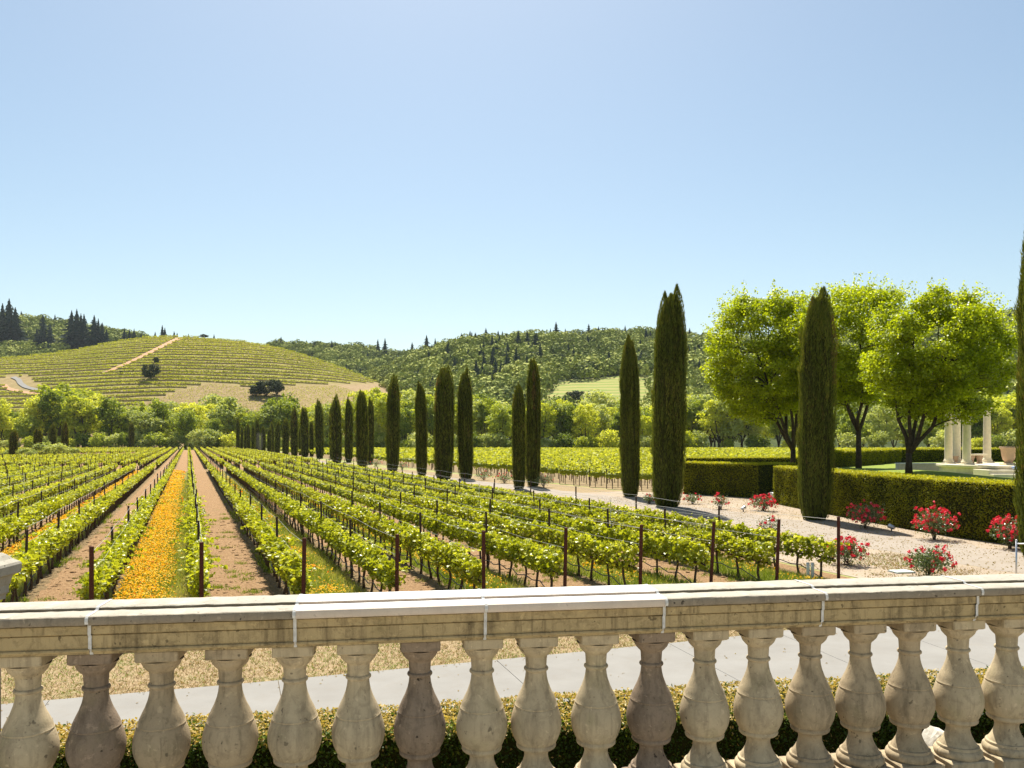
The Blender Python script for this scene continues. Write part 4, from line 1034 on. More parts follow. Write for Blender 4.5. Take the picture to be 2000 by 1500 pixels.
# ------------------------------------------------------------------ broadleaf trees
def bez(a, b, c, n=7):
    t = np.linspace(0, 1, n)[:, None]; return (1 - t) ** 2 * a + 2 * t * (1 - t) * b + t * t * c
def tree_geo(seed, H, Rx, trunkH, ncl, nlf, lsize, crad, limbs=5, tr=.2, off=(0, 0), fork=.45, leafm='maple', flat=.62, shell=.5, twig=True, Ry=None, vb=.3, bottom=.0, box=0):
    rng = np.random.default_rng(seed); Ry = Ry or Rx
    cz, hz = trunkH + (H - trunkH) / 2, (H - trunkH) / 2
    C0 = np.array([off[0], off[1], cz])
    d = norm(rng.normal(size=(ncl, 3))); lob = 1 + (.05 if box else .13) * snoise(d[:, 0] * 3, d[:, 1] * 3 + d[:, 2] * 2, seed, 2, 1)
    if box: lob = lob / (np.abs(d) ** box).sum(1) ** (1 / box)
    r = (shell + (1 - shell) * rng.random(ncl) ** .6) * lob
    cc = C0 + d * r[:, None] * np.array([Rx, Ry, hz]) * (1 - crad * .5 / max(Rx, .1))
    cc[:, 2] = np.maximum(cc[:, 2], trunkH + bottom + crad * .4)
    wood = G(); leaf = G()
    fk = np.array([0, 0, trunkH * fork])
    pts = [np.array([0, 0, -.1]), np.array([0, 0, trunkH * fork * .5]), fk]
    add_tube(wood, pts, [tr * 1.25, tr, tr * .95], 9)
    nodes = []
    for q in range(limbs):
        a = q / limbs * 2 * pi + rng.uniform(-.3, .3); rr = rng.uniform(.3, .6) * Rx
        e = np.array([off[0] + rr * cos(a), off[1] + rr * sin(a), cz + hz * rng.uniform(.3, .75)])
        mid = fk + (e - fk) * .45 + np.array([cos(a), sin(a), 0]) * Rx * .18 + rng.normal(0, .05 * Rx, 3)
        b = bez(fk - [0, 0, .1], mid, e, 9); b[1:-1] += rng.normal(0, .02 * Rx, (7, 3))
        rad = np.linspace(tr * .72, tr * .12, 9); add_tube(wood, b, rad, 7)
        for i in range(2, 9): nodes.append((b[i], rad[i]))
    NP = np.array([n_[0] for n_ in nodes]); NR = np.array([n_[1] for n_ in nodes])
    if twig:
        for c in cc:
            dd = np.linalg.norm(NP - c, axis=1) + np.maximum(NP[:, 2] - c[2], 0) * 2; i = int(np.argmin(dd))
            a = NP[i]; mid = (a + c) / 2 + np.array([0, 0, .12 * np.linalg.norm(c - a)]); b = bez(a, mid, c, 4)
            r0 = min(NR[i] * .6, tr * .3); add_tube(wood, b, np.linspace(r0, r0 * .25, 4), 4)
    i = np.repeat(np.arange(ncl), nlf); n = len(i)
    if box:   # loose upright shoots breaking the outline
        ns = 110; ds = norm(rng.normal(size=(ns, 3))); ds[:, 2] = np.abs(ds[:, 2]) * .9 + .1; ds = norm(ds)
        rs_ = 1 / (np.abs(ds) ** box).sum(1) ** (1 / box) * rng.uniform(.93, 1.01, ns); sc_ = C0 + ds * rs_[:, None] * np.array([Rx, Ry, hz])
        j = np.repeat(np.arange(ns), 16); tt_ = rng.random(len(j))[:, None]; Ps = sc_[j] + (ds[j] * .6 + [0, 0, .6]) * (tt_ - .4) * crad * .9 + rng.normal(0, .09 * crad + .02, (len(j), 3))
        V, Fc = leaves(Ps, lsize * .85, .5, .8, rng=rng); leaf.add(V, Fc, np.clip(rng.normal(.55, .18, len(j)), 0, 1))
    q = norm(rng.normal(size=(n, 3))) * (rng.random(n) ** .45)[:, None] * crad * rng.uniform(.75, 1.25, ncl)[i][:, None]
    q[:, 2] *= flat
    Pt = cc[i] + q
    V, Fc = leaves(Pt, lsize, .9, .85, norm(q), .3, rng=rng)
    v = np.clip(.4 + vb * rng.normal(size=ncl)[i] * .35 + .16 * rng.normal(size=n) + .12 * (q[:, 2] / crad), 0, 1)
    leaf.add(V, Fc, v)
    return leaf.mesh('crown', M[leafm]), wood.mesh('trunk', M['bark'], True)
def broad(label, loc, **k):
    t = thing('shade_tree', label, 'tree', loc, 0, 'leafy shade trees in the garden')
    c, w = tree_geo(**k); obj('crown', c, t); obj('trunk', w, t); return t
T1Y, T2Y, T3Y = 66., 60.5, 44.5
broad('leafy bright green shade tree leaning left behind the tall cypress, leftmost of three', (px2x(1549, T1Y), T1Y, 2.05), seed=1, H=14.5, Rx=4.9, trunkH=3.3, ncl=285, nlf=210, lsize=.19, box=2.2, crad=.92, limbs=5, tr=.21, off=(-2.3, 0), fork=.4, shell=.5)
broad('leafy bright green shade tree with slim trunk, middle one of three in the garden', (px2x(1677, T2Y), T2Y, 2.05), seed=2, H=13.9, Rx=4.6, trunkH=3.9, ncl=270, nlf=210, lsize=.175, box=2.2, crad=.88, limbs=4, tr=.19, off=(-.35, 0), fork=.72, shell=.5)
broad('broad bright green shade tree with forked trunk beside the stone columns', (px2x(1775, T3Y), T3Y, 2.4), seed=4, H=10.2, Rx=3.9, trunkH=2.5, ncl=300, nlf=220, lsize=.14, box=2.2, crad=.7, limbs=5, tr=.165, off=(1.4, 0), fork=.42, shell=.5)

# treeline -----------------------------------------------------------
TL = []
rngT = np.random.default_rng(77)
for q in range(5): TL.append(('willow',) + tree_geo(200 + q, 16, 5.2, 4.0, 62, 44, .62, 1.5, 4, .3, leafm='willow', shell=.35, fork=.6, twig=True))
for q in range(4): TL.append(('grove',) + tree_geo(220 + q, 15, 4.8, 2.5, 60, 46, .62, 1.55, 4, .3, leafm='grove', shell=.4, fork=.6, twig=False))
for q in range(3): TL.append(('sage',) + tree_geo(240 + q, 13, 4.6, 2.2, 56, 46, .58, 1.5, 4, .26, leafm='sage', shell=.4, fork=.6, twig=True))
SH = [(m,) + tree_geo(260 + q, 5.5, 3.4, .3, 34, 46, .5, 1.15, 3, .12, leafm=m, shell=.45, twig=False, flat=.9) for q, m in enumerate(('willow', 'grove', 'sage', 'willow', 'sage'))]
names = {'willow': 'fresh yellow-green', 'grove': 'deeper green', 'sage': 'pale grey-green'}
TTOP = [(-60, 800), (0, 795), (30, 800), (70, 775), (105, 757), (140, 770), (190, 760), (215, 772), (240, 800), (300, 785), (350, 790), (400, 786), (440, 785), (470, 800), (510, 790), (545, 772), (590, 790), (630, 790), (680, 785), (720, 768), (745, 762), (790, 775), (830, 770), (880, 780), (940, 772), (980, 788), (1030, 780), (1080, 772), (1120, 795), (1180, 785), (1230, 775), (1300, 785), (1370, 760), (1420, 775), (1500, 790), (1600, 790), (1700, 800), (1800, 800), (1900, 770), (1960, 752), (2010, 765), (2080, 770)]
def tl_depth(px): return np.interp(px, [-60, 450, 700, 800, 2080], [345, 340, 318, 282, 276])
spec = []
for b, (step, dy, dtop) in enumerate(((24, 0, 0), (27, 40, -3), (31, 85, -8))):
    px = -70.
    while px < 2090:
        p = px + rngT.normal(0, 6); Y = tl_depth(p) + dy + rngT.uniform(-9, 14)
        yt = tab(p, TTOP) + dtop + rngT.normal(0, 9) + (rngT.random() < .35) * rngT.uniform(8, 30)
        if b > 0 and 1420 < p < 1840: px += step; continue
        spec.append((p, Y, yt, b)); px += step * rngT.uniform(.8, 1.2)
troot = {}; order = sorted(spec, key=lambda s: (s[3], s[0])); cn = {}
belts = ('front', 'middle', 'rear')
for (px, Y, yt, b) in order:
    r = rngT.random()
    pool = [i for i, t in enumerate(TL) if t[0] == ('willow' if r < .42 else 'grove' if r < .76 else 'sage')]
    q = int(rngT.choice(pool)); kind, cm, wm = TL[q]
    base = 16 if kind == 'willow' else 15 if kind == 'grove' else 13
    H = max(py2z(yt, Y), 6); s = H / base; sx = s * rngT.uniform(.85, 1.15)
    cn[b] = cn.get(b, 0) + 1
    lab = f"{names[kind]} tree, {ordw(cn[b])} from left in the {belts[b]} belt of the treeline"
    loc = (px2x(px, Y), Y, 0); rz = rngT.uniform(0, 6.28)
    if q not in troot:
        t = thing('treeline_tree', lab, 'tree', loc, rz, 'trees along the far edge of the vineyard'); t.scale = (sx, sx, s)
        obj('crown', cm, t); obj('trunk', wm, t); troot[q] = t
    else: dup(troot[q], loc, rz, (sx, sx, s), lab)
sroot = {}; n = 0; px = -60.
while px < 2060:
    p = px + rngT.normal(0, 4)
    Y = tl_depth(p) - rngT.uniform(10, 17); q = int(rngT.integers(len(SH))); kind, cm, wm = SH[q]
    h = rngT.uniform(.55, 1.35); n += 1
    if 385 < p < 430: h, q = 1.45, 2
    kind, cm, wm = SH[q]
    lab = f"{names[kind]} rounded shrub, {ordw(n)} from left at the foot of the treeline"
    loc = (px2x(p, Y), Y, 0); rz = rngT.uniform(0, 6.28); sx = h * rngT.uniform(.9, 1.25)
    if q not in sroot:
        t = thing('treeline_shrub', lab, 'shrub', loc, rz, 'shrubs at the foot of the treeline'); t.scale = (sx, sx, h)
        obj('foliage', cm, t); obj('stem', wm, t); sroot[q] = t
    else: dup(sroot[q], loc, rz, (sx, sx, h), lab)
    px += rngT.uniform(15, 26) if not 1350 < px < 1850 else 60
# shrubs round the four small cypresses
for i, (px, Y, h, lab) in enumerate(((52, 168, .42, 'leafy rounded bush right of the leftmost small cypress'), (88, 182, .62, 'largest leafy bush below the small cypresses in the left rows'),
                                     (112, 176, .58, 'leafy bush in front of the rightmost small cypress'), (140, 186, .4, 'low leafy bush at the right end of the cypress island'), (20, 180, .35, 'low leafy bush behind the leftmost small cypress'))):
    dup(sroot[2], (px2x(px, Y), Y, 0), i * 1.3, (h * 1.55, h * 1.4, h * 1.0), lab)["group"] = 'bushes on the cypress island'

# ------------------------------------------------------------------ forest on the hills
def blob_crown(seed, nl=135, size=.27):
    rng = np.random.default_rng(seed); d = norm(rng.normal(size=(nl, 3))); d[:, 2] = np.abs(d[:, 2]) * 1.0 - .25; d = norm(d)
    r = 1 + .18 * snoise(d[:, 0] * 2.4, d[:, 1] * 2.4 + d[:, 2], seed, 2, 1.2)
    Pt = d * r[:, None] * np.array([1, 1, .85]); g = G()
    V, Fc = leaves(Pt, size, .0, .95, d, .62, rng=rng); g.add(V, Fc, np.clip(.5 + .11 * rng.normal(size=nl) + .1 * d[:, 2], 0, 1), 0); return g
def conifer_geo(seed, n=330, w=.2):
    rng = np.random.default_rng(seed); g = G()
    t = rng.random(n) ** 1.25; whorl = np.round(t * 13) / 13 + rng.normal(0, .012, n); z = .1 + .9 * np.clip(whorl, 0, .995)
    r = (1 - (z - .1) / .9) ** .85 * w * rng.uniform(.55, 1.1, n) * (1 + .25 * np.sin(z * 40)); th = rng.uniform(0, 2 * pi, n)
    Pt = np.stack([r * np.cos(th) * .6, r * np.sin(th) * .6, z], 1)
    D = np.stack([np.cos(th) * r * .75, np.sin(th) * r * .75, -.028 - .03 * rng.random(n)], 1)
    V, Fc = blades(Pt, D, .05 * (1.1 - z) + .012, rng=rng); g.add(V, Fc, np.clip(rng.normal(.5, .2, n), 0, 1), 0)
    add_tube(g, [(0, 0, 0), (0, 0, .6), (0, 0, 1.0)], [.5 * w, .27 * w, .006], 6, .1, 0)
    return g
BC = [blob_crown(300 + i) for i in range(6)]; CF = [conifer_geo(320 + i, 420, .21 + .025 * i) for i in range(4)]
rngF = np.random.default_rng(41)
def forest(zf, n, pxr, Yr, cond, rs, pconif, keepfn=None):
    g = G(); px = rngF.uniform(*pxr, n); Y = rngF.uniform(*Yr, n)
    X = px2x(px, Y); Z = zf(X, Y); sy = HY - (Z - CAMZ) / Y * F
    k = cond(px, sy, Y, Z); px, X, Y, Z, sy = px[k], X[k], Y[k], Z[k], sy[k]
    tone = snoise(X, Y, 15, 3, .02) * .15 + rngF.normal(0, .17, len(X))
    cf = rngF.random(len(X)) < pconif(px, sy)
    for i in range(len(X)):
        if cf[i]:
            h = rngF.uniform(9, 16); g.merge(CF[i % 4], None, (X[i], Y[i], Z[i] - 1), (h, h, h), rngF.uniform(0, 6.28), 0, 1)
        else:
            r = rs[0] + (rs[1] - rs[0]) * rngF.random() ** 1.4; g.merge(BC[i % 6], None, (X[i], Y[i], Z[i] + r * .35), (r, r * rngF.uniform(.85, 1.15), r * rngF.uniform(.75, 1.1)), rngF.uniform(0, 6.28), tone[i])
    return g
def conC(px, sy, Y, Z):
    a = zA(px2x(px, Y), Y)
    return (Z > 2) & ~(inpoly(px, sy - 2, MEADOW) & (Y < 800)) & (zC(px2x(px, Y), Y) >= zB(px2x(px, Y), Y)) & (a < Z)
def pcC(px, sy): return .025 + .3 * np.exp(-((px - 960) / 55) ** 2 - ((sy - 705) / 30) ** 2) + .25 * np.exp(-((px - 1330) / 40) ** 2 - ((sy - 690) / 30) ** 2)
gC = forest(zC, 4700, (600, 2080), (425, 905), conC, (3.6, 9.0), pcC)
stuff('hillside_forest', gC.mesh('hillside_forest', [M['forest'], M['conif']]), 'dense mixed oak woodland covering the hillside at the right', 'woodland')
gB = forest(zB, 2600, (-60, 980), (760, 1160), lambda px, sy, Y, Z: (Z > 5) & (Z > zC(px2x(px, Y), Y)) & ((Z > zA(px2x(px, Y), Y))) & ((sy < tab(px, TA) + 4) | (px > 640)), (5.2, 10.), lambda px, sy: .07 + .1 * (px < 200))
stuff('ridge_forest', gB.mesh('ridge_forest', [M['forest'], M['conif']]), 'dark woodland on the ridge behind the vineyard hill', 'woodland')
# single conifers one can tell apart, on the ridges and in the woods
cm = [CF[i].mesh('conifer', M['conif']) for i in range(4)]
con = []
for px, yt, hp in ((5, 592, 80), (18, 583, 92), (30, 600, 80), (-8, 606, 70), (84, 613, 70), (98, 632, 56), (72, 640, 54), (140, 606, 78), (150, 603, 84), (158, 612, 76), (164, 613, 50), (184, 615, 62), (192, 622, 60), (200, 630, 56), (208, 642, 36),
                   (243, 641, 26), (253, 643, 24), (262, 642, 26), (276, 650, 18), (303, 648, 16), (317, 635, 26), (322, 640, 22), (340, 647, 16), (346, 650, 14), (368, 652, 12), (418, 653, 12)):
    con.append((px, yt, hp, 'left', zB, 980))
for px, yt, hp in ((549, 657, 24), (540, 663, 18), (648, 664, 26), (655, 668, 22), (680, 676, 34), (738, 662, 20), (752, 660, 24), (833, 654, 26), (850, 660, 20), (615, 664, 20), (805, 668, 14)):
    con.append((px, yt, hp, 'saddle', zB, 1120))
for px, yt, hp in ((949, 640, 18), (973, 645, 16), (1012, 644, 40), (1030, 646, 34), (1045, 650, 44), (1086, 628, 38), (1075, 641, 22), (1104, 641, 22), (1150, 632, 30), (1169, 637, 26), (1177, 639, 24), (1221, 635, 16), (1333, 643, 26), (1338, 642, 22), (1388, 644, 36), (1398, 650, 28), (1360, 650, 16), (1372, 648, 16), (1905, 600, 26), (1940, 607, 24), (1972, 606, 30),
                   (905, 700, 34), (930, 700, 46), (945, 690, 44), (962, 678, 46), (968, 700, 50), (990, 690, 48), (1008, 676, 46), (1055, 668, 46), (934, 716, 40), (1098, 690, 30), (1110, 670, 24), (1325, 665, 40), (1345, 672, 36), (880, 690, 26), (1480, 655, 30)):
    con.append((px, yt, hp, 'right', zC, 0))
con.sort(key=lambda c: (c[3], c[0])); cc_ = {}; first = {}
for i, (px, yt, hp, side, zf, Yd) in enumerate(con):
    if Yd: Y = Yd; H = hp / F * Y * 1.1
    else:
        p = hit(px, yt + hp * .93, zC, 430, 895); Y = p[1] if p[1] > 431 else 893.; H = hp / F * Y * 1.05
    x = px2x(px, Y); z = py2z(yt, Y) - H
    z0 = float(zf(np.array([x]), np.array([Y]))[0])
    if z0 < z + H * .75 and z0 > z: H = H + z - z0; z = z0
    elif z0 <= z: H += z - z0; z = z0
    cc_[side] = cc_.get(side, 0) + 1
    lab = f"dark conifer, {ordw(cc_[side])} from left " + {'left': 'among those rising over the left wooded ridge', 'saddle': 'among those along the saddle skyline', 'right': 'among those on the right wooded hill'}[side]
    q = i % 4
    if q not in first: o = obj('conifer', cm[q]); first[q] = tag(o, lab, 'conifer', 'conifers standing out of the hillside woods')
    else: o = first[q].copy(); COL.objects.link(o); o["label"] = lab
    o.location = (x, Y, z); s = max(H, 4); o.scale = (s, s, s); o.rotation_euler = (0, 0, i * 1.1)

# hill vineyard rows --------------------------------------------------
g = G(); gb = G(); rngH = np.random.default_rng(3)
pxs = np.arange(-60, 780, 1.2)
TT = np.linspace(.03, .995, 500)
YY = 405 + (700 - 405) * TT
zs_all = np.array([hillz(np.full_like(TT, p), YY, TA, 405., 700., .62) for p in pxs])
trackline = lambda px: np.interp(px, [205, 260, 300, 352], [728, 706, 686, 659])
PIDX = []
for lev in np.arange(8, 92, 2.75):
    lv = lev + .0065 * (pxs - 330) * (pxs > 330) * -1.0 + .004 * (330 - pxs) * (pxs < 330) * -1.2 + .5 * np.sin(pxs * .011 + lev * .12) + .25 * np.sin(pxs * .03 + lev)
    i = np.array([np.searchsorted(zs_all[j], lv[j]) if zs_all[j, -1] > lv[j] else -1 for j in range(len(pxs))]); ok = (i > 0) & (i < 499)
    px, Y, z = pxs[ok], YY[i[ok].clip(0, 499)], lv[ok]
    sy = HY - (z - CAMZ) / Y * F
    kp = (soilA(px, sy, Y) < .4) & (np.abs(px - np.interp(sy, [659, 686, 706, 728], [352, 300, 260, 205])) + 99 * ((sy < 657) | (sy > 729)) > 5) | ((sy > 729) & (soilA(px, sy, Y) < .4))
   
    px, Y, z = px[kp], Y[kp], z[kp]
    if len(px) == 0: continue
    X0 = px2x(px, Y); run = np.where(np.diff(px) < 1.3)[0]
    Bv = np.stack([np.stack([px2x(px, Y - d), Y - d, z + h], 1) for d, h in ((1.5, -.75), (1.25, .42), (-.6, .5))], 1).reshape(-1, 3)
    gb.add(Bv, np.concatenate([np.stack([run * 3 + j, (run + 1) * 3 + j, (run + 1) * 3 + j + 1, run * 3 + j + 1], 1) for j in (0, 1)])) if len(run) else None
    sel = np.where(rngH.random(len(px)) > .08 + .3 * (snoise(px * .05, lv[ok][kp], 31, 2, 1.0) > .9))[0]; rep = 5; n = len(sel) * rep; a = np.repeat(sel, rep)
    Yj = Y[a]; Pt = np.stack([px2x(px[a] + rngH.uniform(-.6, .6, n), Yj), Yj - .3 + rngH.normal(0, .25, n), z[a] + .6 + rngH.uniform(0, .95, n)], 1)
    V, Fc = leaves(Pt, .72, .4, 1.0, rng=rngH); g.add(V, Fc, np.clip(rngH.normal(.5, .16, n) + .12 * snoise(Pt[:, 0], Pt[:, 1], 5, 2, .03), 0, 1))
structure('terrace_banks', gb.mesh('terrace_banks', M['g_bank']))
stuff('hill_vine_rows', g.mesh('hill_vine_rows', M['vinefar']), 'terraced vine rows following the contours of the left hill', 'vines')
# young dotted plantings on the bare lower slopes
g = G(); tot = 0
for Yv in np.arange(408, 560, 3.2):
    px = np.arange(150, 760, 2.6 * 430 / Yv) + rngH.normal(0, .3); X = px2x(px, Yv); z = zA(X, np.full_like(X, Yv)); sy = HY - (z - CAMZ) / Yv * F
    k = (soilA(px, sy, Yv) > .8) & (rngH.random(len(px)) > .1) & (z > 2)
    if k.sum() == 0: continue
    Pt = np.stack([X[k], np.full(k.sum(), Yv), z[k] + .45], 1); Pt = np.repeat(Pt, 3, 0) + rngH.normal(0, .16, (3 * k.sum(), 3))
    V, Fc = leaves(Pt, .5, .3, 1, rng=rngH); g.add(V, Fc, np.clip(rngH.normal(.35, .15, len(Pt)), 0, 1))
stuff('young_vines', g.mesh('young_vines', M['vinefar']), 'dotted young vines on bare tan soil low on the hill', 'vines')
def hill_ribbon(name, pts, w, mat, lift=.25):
    p = np.array(pts, float); s = np.linspace(0, len(p) - 1, 60); q = np.stack([np.interp(s, np.arange(len(p)), p[:, 0]), np.interp(s, np.arange(len(p)), p[:, 1])], 1)
    C = np.array([hit(a, b, zA, 408, 700) for a, b in q]); C = np.stack([np.convolve(np.pad(C[:, i], 3, mode='edge'), np.ones(7) / 7, 'valid') for i in range(3)], 1)
    T = norm(np.gradient(C, axis=0)); N = norm(np.stack([-T[:, 1], T[:, 0], 0 * T[:, 0]], 1)); n = len(C)
    A, B = C + N * w / 2, C - N * w / 2
    for E in (A, B): E[:, 2] = np.maximum(zA(E[:, 0], E[:, 1]), 0) + lift
    g = G(); g.add(np.concatenate([A, B]), [(i, i + 1, n + i + 1, n + i)[::-1] for i in range(n - 1)]); structure(name, g.mesh(name, mat, True))
hill_ribbon('dirt_track', [(352, 661), (325, 673), (300, 686), (275, 698), (250, 710), (225, 721), (208, 728)], 5.5, M['g_dirt'], .5)
hill_ribbon('hill_road', [(24, 737), (36, 742), (40, 750), (50, 757), (70, 762), (95, 768)], 3.2, M['g_conc'], .5)
hill_ribbon('hill_track', [(6, 752), (14, 760), (40, 766), (70, 771), (100, 775), (130, 779)], 3.5, M['g_dirt'], .5)
# oaks on the open slopes
OK = [tree_geo(400 + q, 8, 5, 1.0, 60, 50, .62, 1.3, 4, .3, leafm='oak', shell=.5, twig=False) for q in range(3)]
oroot = {}
for i, (px, yb, wpx, hpx, zf, lab) in enumerate((
        (293, 743, 38, 34, zA, 'large dark round oak alone on the terraced left hill'), (305, 712, 13, 15, zA, 'small dark tree just above the lone oak on the left hill'), (236, 732, 9, 8, zA, 'tiny dark bush left of the lone oak on the terraces'),
        (500, 775, 34, 24, zA, 'left low crown of the dark oak clump at the hill foot'), (520, 776, 44, 36, zA, 'middle dark oak of the clump at the hill foot'), (541, 773, 30, 32, zA, 'right dark oak of the clump at the hill foot'),
        (1122, 795, 44, 35, zC, 'wider dark oak of the pair on the bright meadow'), (1157, 790, 29, 26, zC, 'compact dark oak, right one of the pair on the bright meadow'),
        (490, 668, 14, 13, zA, 'small dark tree on the hilltop skyline, left of two'), (503, 670, 15, 14, zA, 'small dark tree on the hilltop skyline, right of two'), (421, 662, 15, 11, zA, 'dark round bush on the skyline of the terraced hill'), (398, 661, 18, 8, zA, 'low flat bush on the skyline of the terraced hill'))):
    p = hit(px, yb - 1, zf, 408, 900); s = hpx / F * p[1] / 8; sx = wpx / F * p[1] / 10
    q = i % 3; loc = (p[0], p[1], p[2] - .3)
    if q not in oroot:
        t = thing('oak_tree', lab, 'oak', loc, i * 1.3); t.scale = (sx, sx, s); obj('crown', OK[q][0], t); obj('trunk', OK[q][1], t); oroot[q] = t
    else: dup(oroot[q], loc, i * 1.3, (sx, sx, s), lab)

# ------------------------------------------------------------------ formal hedges
def hedge(label, line, h, thick, z0, per, size, side=1, seed=0):
    """clipped hedge: line is the front foot, body to the given side; tight leaf skin over a dark body"""
    rng = np.random.default_rng(seed); line = np.array(line, float); t = thing('clipped_hedge', label, 'hedge', (line[0, 0], line[0, 1], z0))
    seg = np.linalg.norm(np.diff(line, axis=0), axis=1); s = np.concatenate([[0], np.cumsum(seg)]); L = s[-1]; n = max(int(L / .8), 3); tt = np.linspace(0, L, n)
    C = np.stack([np.interp(tt, s, line[:, 0]), np.interp(tt, s, line[:, 1])], 1); T = norm(np.gradient(C, axis=0)); N = np.stack([T[:, 1], -T[:, 0]], 1) * side
    O = np.array([line[0, 0], line[0, 1], 0])
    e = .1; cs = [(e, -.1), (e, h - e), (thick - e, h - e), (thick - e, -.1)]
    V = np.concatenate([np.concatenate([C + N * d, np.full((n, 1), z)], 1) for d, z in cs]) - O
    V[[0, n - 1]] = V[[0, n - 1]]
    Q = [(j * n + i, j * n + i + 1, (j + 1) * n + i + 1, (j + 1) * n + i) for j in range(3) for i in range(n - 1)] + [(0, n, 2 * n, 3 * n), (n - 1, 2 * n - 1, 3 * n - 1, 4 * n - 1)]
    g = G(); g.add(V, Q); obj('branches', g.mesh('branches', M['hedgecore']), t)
    g = G()
    def skin(num, face):
        u_ = rng.uniform(0, L, num); c = np.stack([np.interp(u_, s, line[:, 0]), np.interp(u_, s, line[:, 1])], 1)
        nn = norm(np.stack([np.interp(u_, tt, N[:, 0]), np.interp(u_, tt, N[:, 1])], 1)); w = rng.random(num)
        lum = snoise(u_, w * h, seed + 3, 3, 2.2)
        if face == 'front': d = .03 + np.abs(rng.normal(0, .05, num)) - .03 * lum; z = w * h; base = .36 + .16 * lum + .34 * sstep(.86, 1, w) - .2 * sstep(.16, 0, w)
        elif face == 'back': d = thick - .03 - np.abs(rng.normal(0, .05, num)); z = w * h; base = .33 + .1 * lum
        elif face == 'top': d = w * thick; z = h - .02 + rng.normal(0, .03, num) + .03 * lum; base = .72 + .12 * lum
        Pt = np.concatenate([c + nn * d[:, None], z[:, None]], 1) - O
        V, Fc = leaves(Pt, size, .8 if face == 'top' else .25, .8, rng=rng); v = np.clip(base + .14 * rng.normal(size=num), 0, 1); g.add(V, Fc, v)
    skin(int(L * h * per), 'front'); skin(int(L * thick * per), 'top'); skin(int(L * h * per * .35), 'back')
    for e_, k in ((0, 0), (1, -1)):
        num = int(h * thick * per); w = rng.random(num) * thick; z = rng.random(num) * h
        c = C[k] + N[k][None] * w[:, None] + T[k][None] * (np.where(e_, -1, 1) * np.abs(rng.normal(0, .04, num)))[:, None]
        V, Fc = leaves(np.concatenate([c, z[:, None]], 1) - O, size, .25, .8, rng=rng); g.add(V, Fc, np.clip(rng.normal(.33, .14, num) + .3 * sstep(.9, 1, z / h), 0, 1))
    num = int(L * 26); u_ = rng.uniform(0, L, num); c = np.stack([np.interp(u_, s, line[:, 0]), np.interp(u_, s, line[:, 1])], 1)
    nn = norm(np.stack([np.interp(u_, tt, N[:, 0]), np.interp(u_, tt, N[:, 1])], 1)); w = rng.random(num) ** 1.5 * thick * .8
    Pt = np.concatenate([c + nn * w[:, None], np.full((num, 1), h - .02)], 1) - O; D = norm(rng.normal(0, .3, (num, 3)) + [0, 0, 1]) * rng.uniform(.06, .17, num)[:, None]
    V, Fc = blades(Pt, D, .045, rng=rng); g.add(V, Fc, np.clip(rng.normal(.85, .1, num), 0, 1))
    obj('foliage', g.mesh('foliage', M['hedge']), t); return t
hedge('tall clipped hedge section left of the dark gap, beside the tallest cypress', [(13.1, 62.8), (15.3, 60.4), (17.4, 58.0)], 2.45, 2.2, 0, 420, .085, -1, 1)
hedge('long tall clipped hedge running behind the rose bushes along the drive', [(17.0, 53.4), (17.25, 49), (17.6, 45), (18.1, 40), (18.6, 36), (19.4, 33.2), (20.4, 30), (21.8, 26), (24.5, 22)], 2.45, 2.0, 0, 480, .07, -1, 2)
hedge('short dark return of clipped hedge deep in the gap', [(17.9, 58.6), (21.5, 61.8)], 2.4, 1.6, 0, 260, .09, -1, 3)
hedge('clipped hedge in shade beyond the front hedge, in line with the vineyard', [(17.5, 79), (30, 81)], 2.45, 2, 0, 200, .1, -1, 4)
hedge('low clipped hedge curving along the back of the raised lawn', [(24.2, 61.5), (28.5, 66.3), (36, 75.5), (42, 77.5), (52, 78.5), (64, 79)], 1.25, 1.3, 2.07, 260, .09, -1, 5)

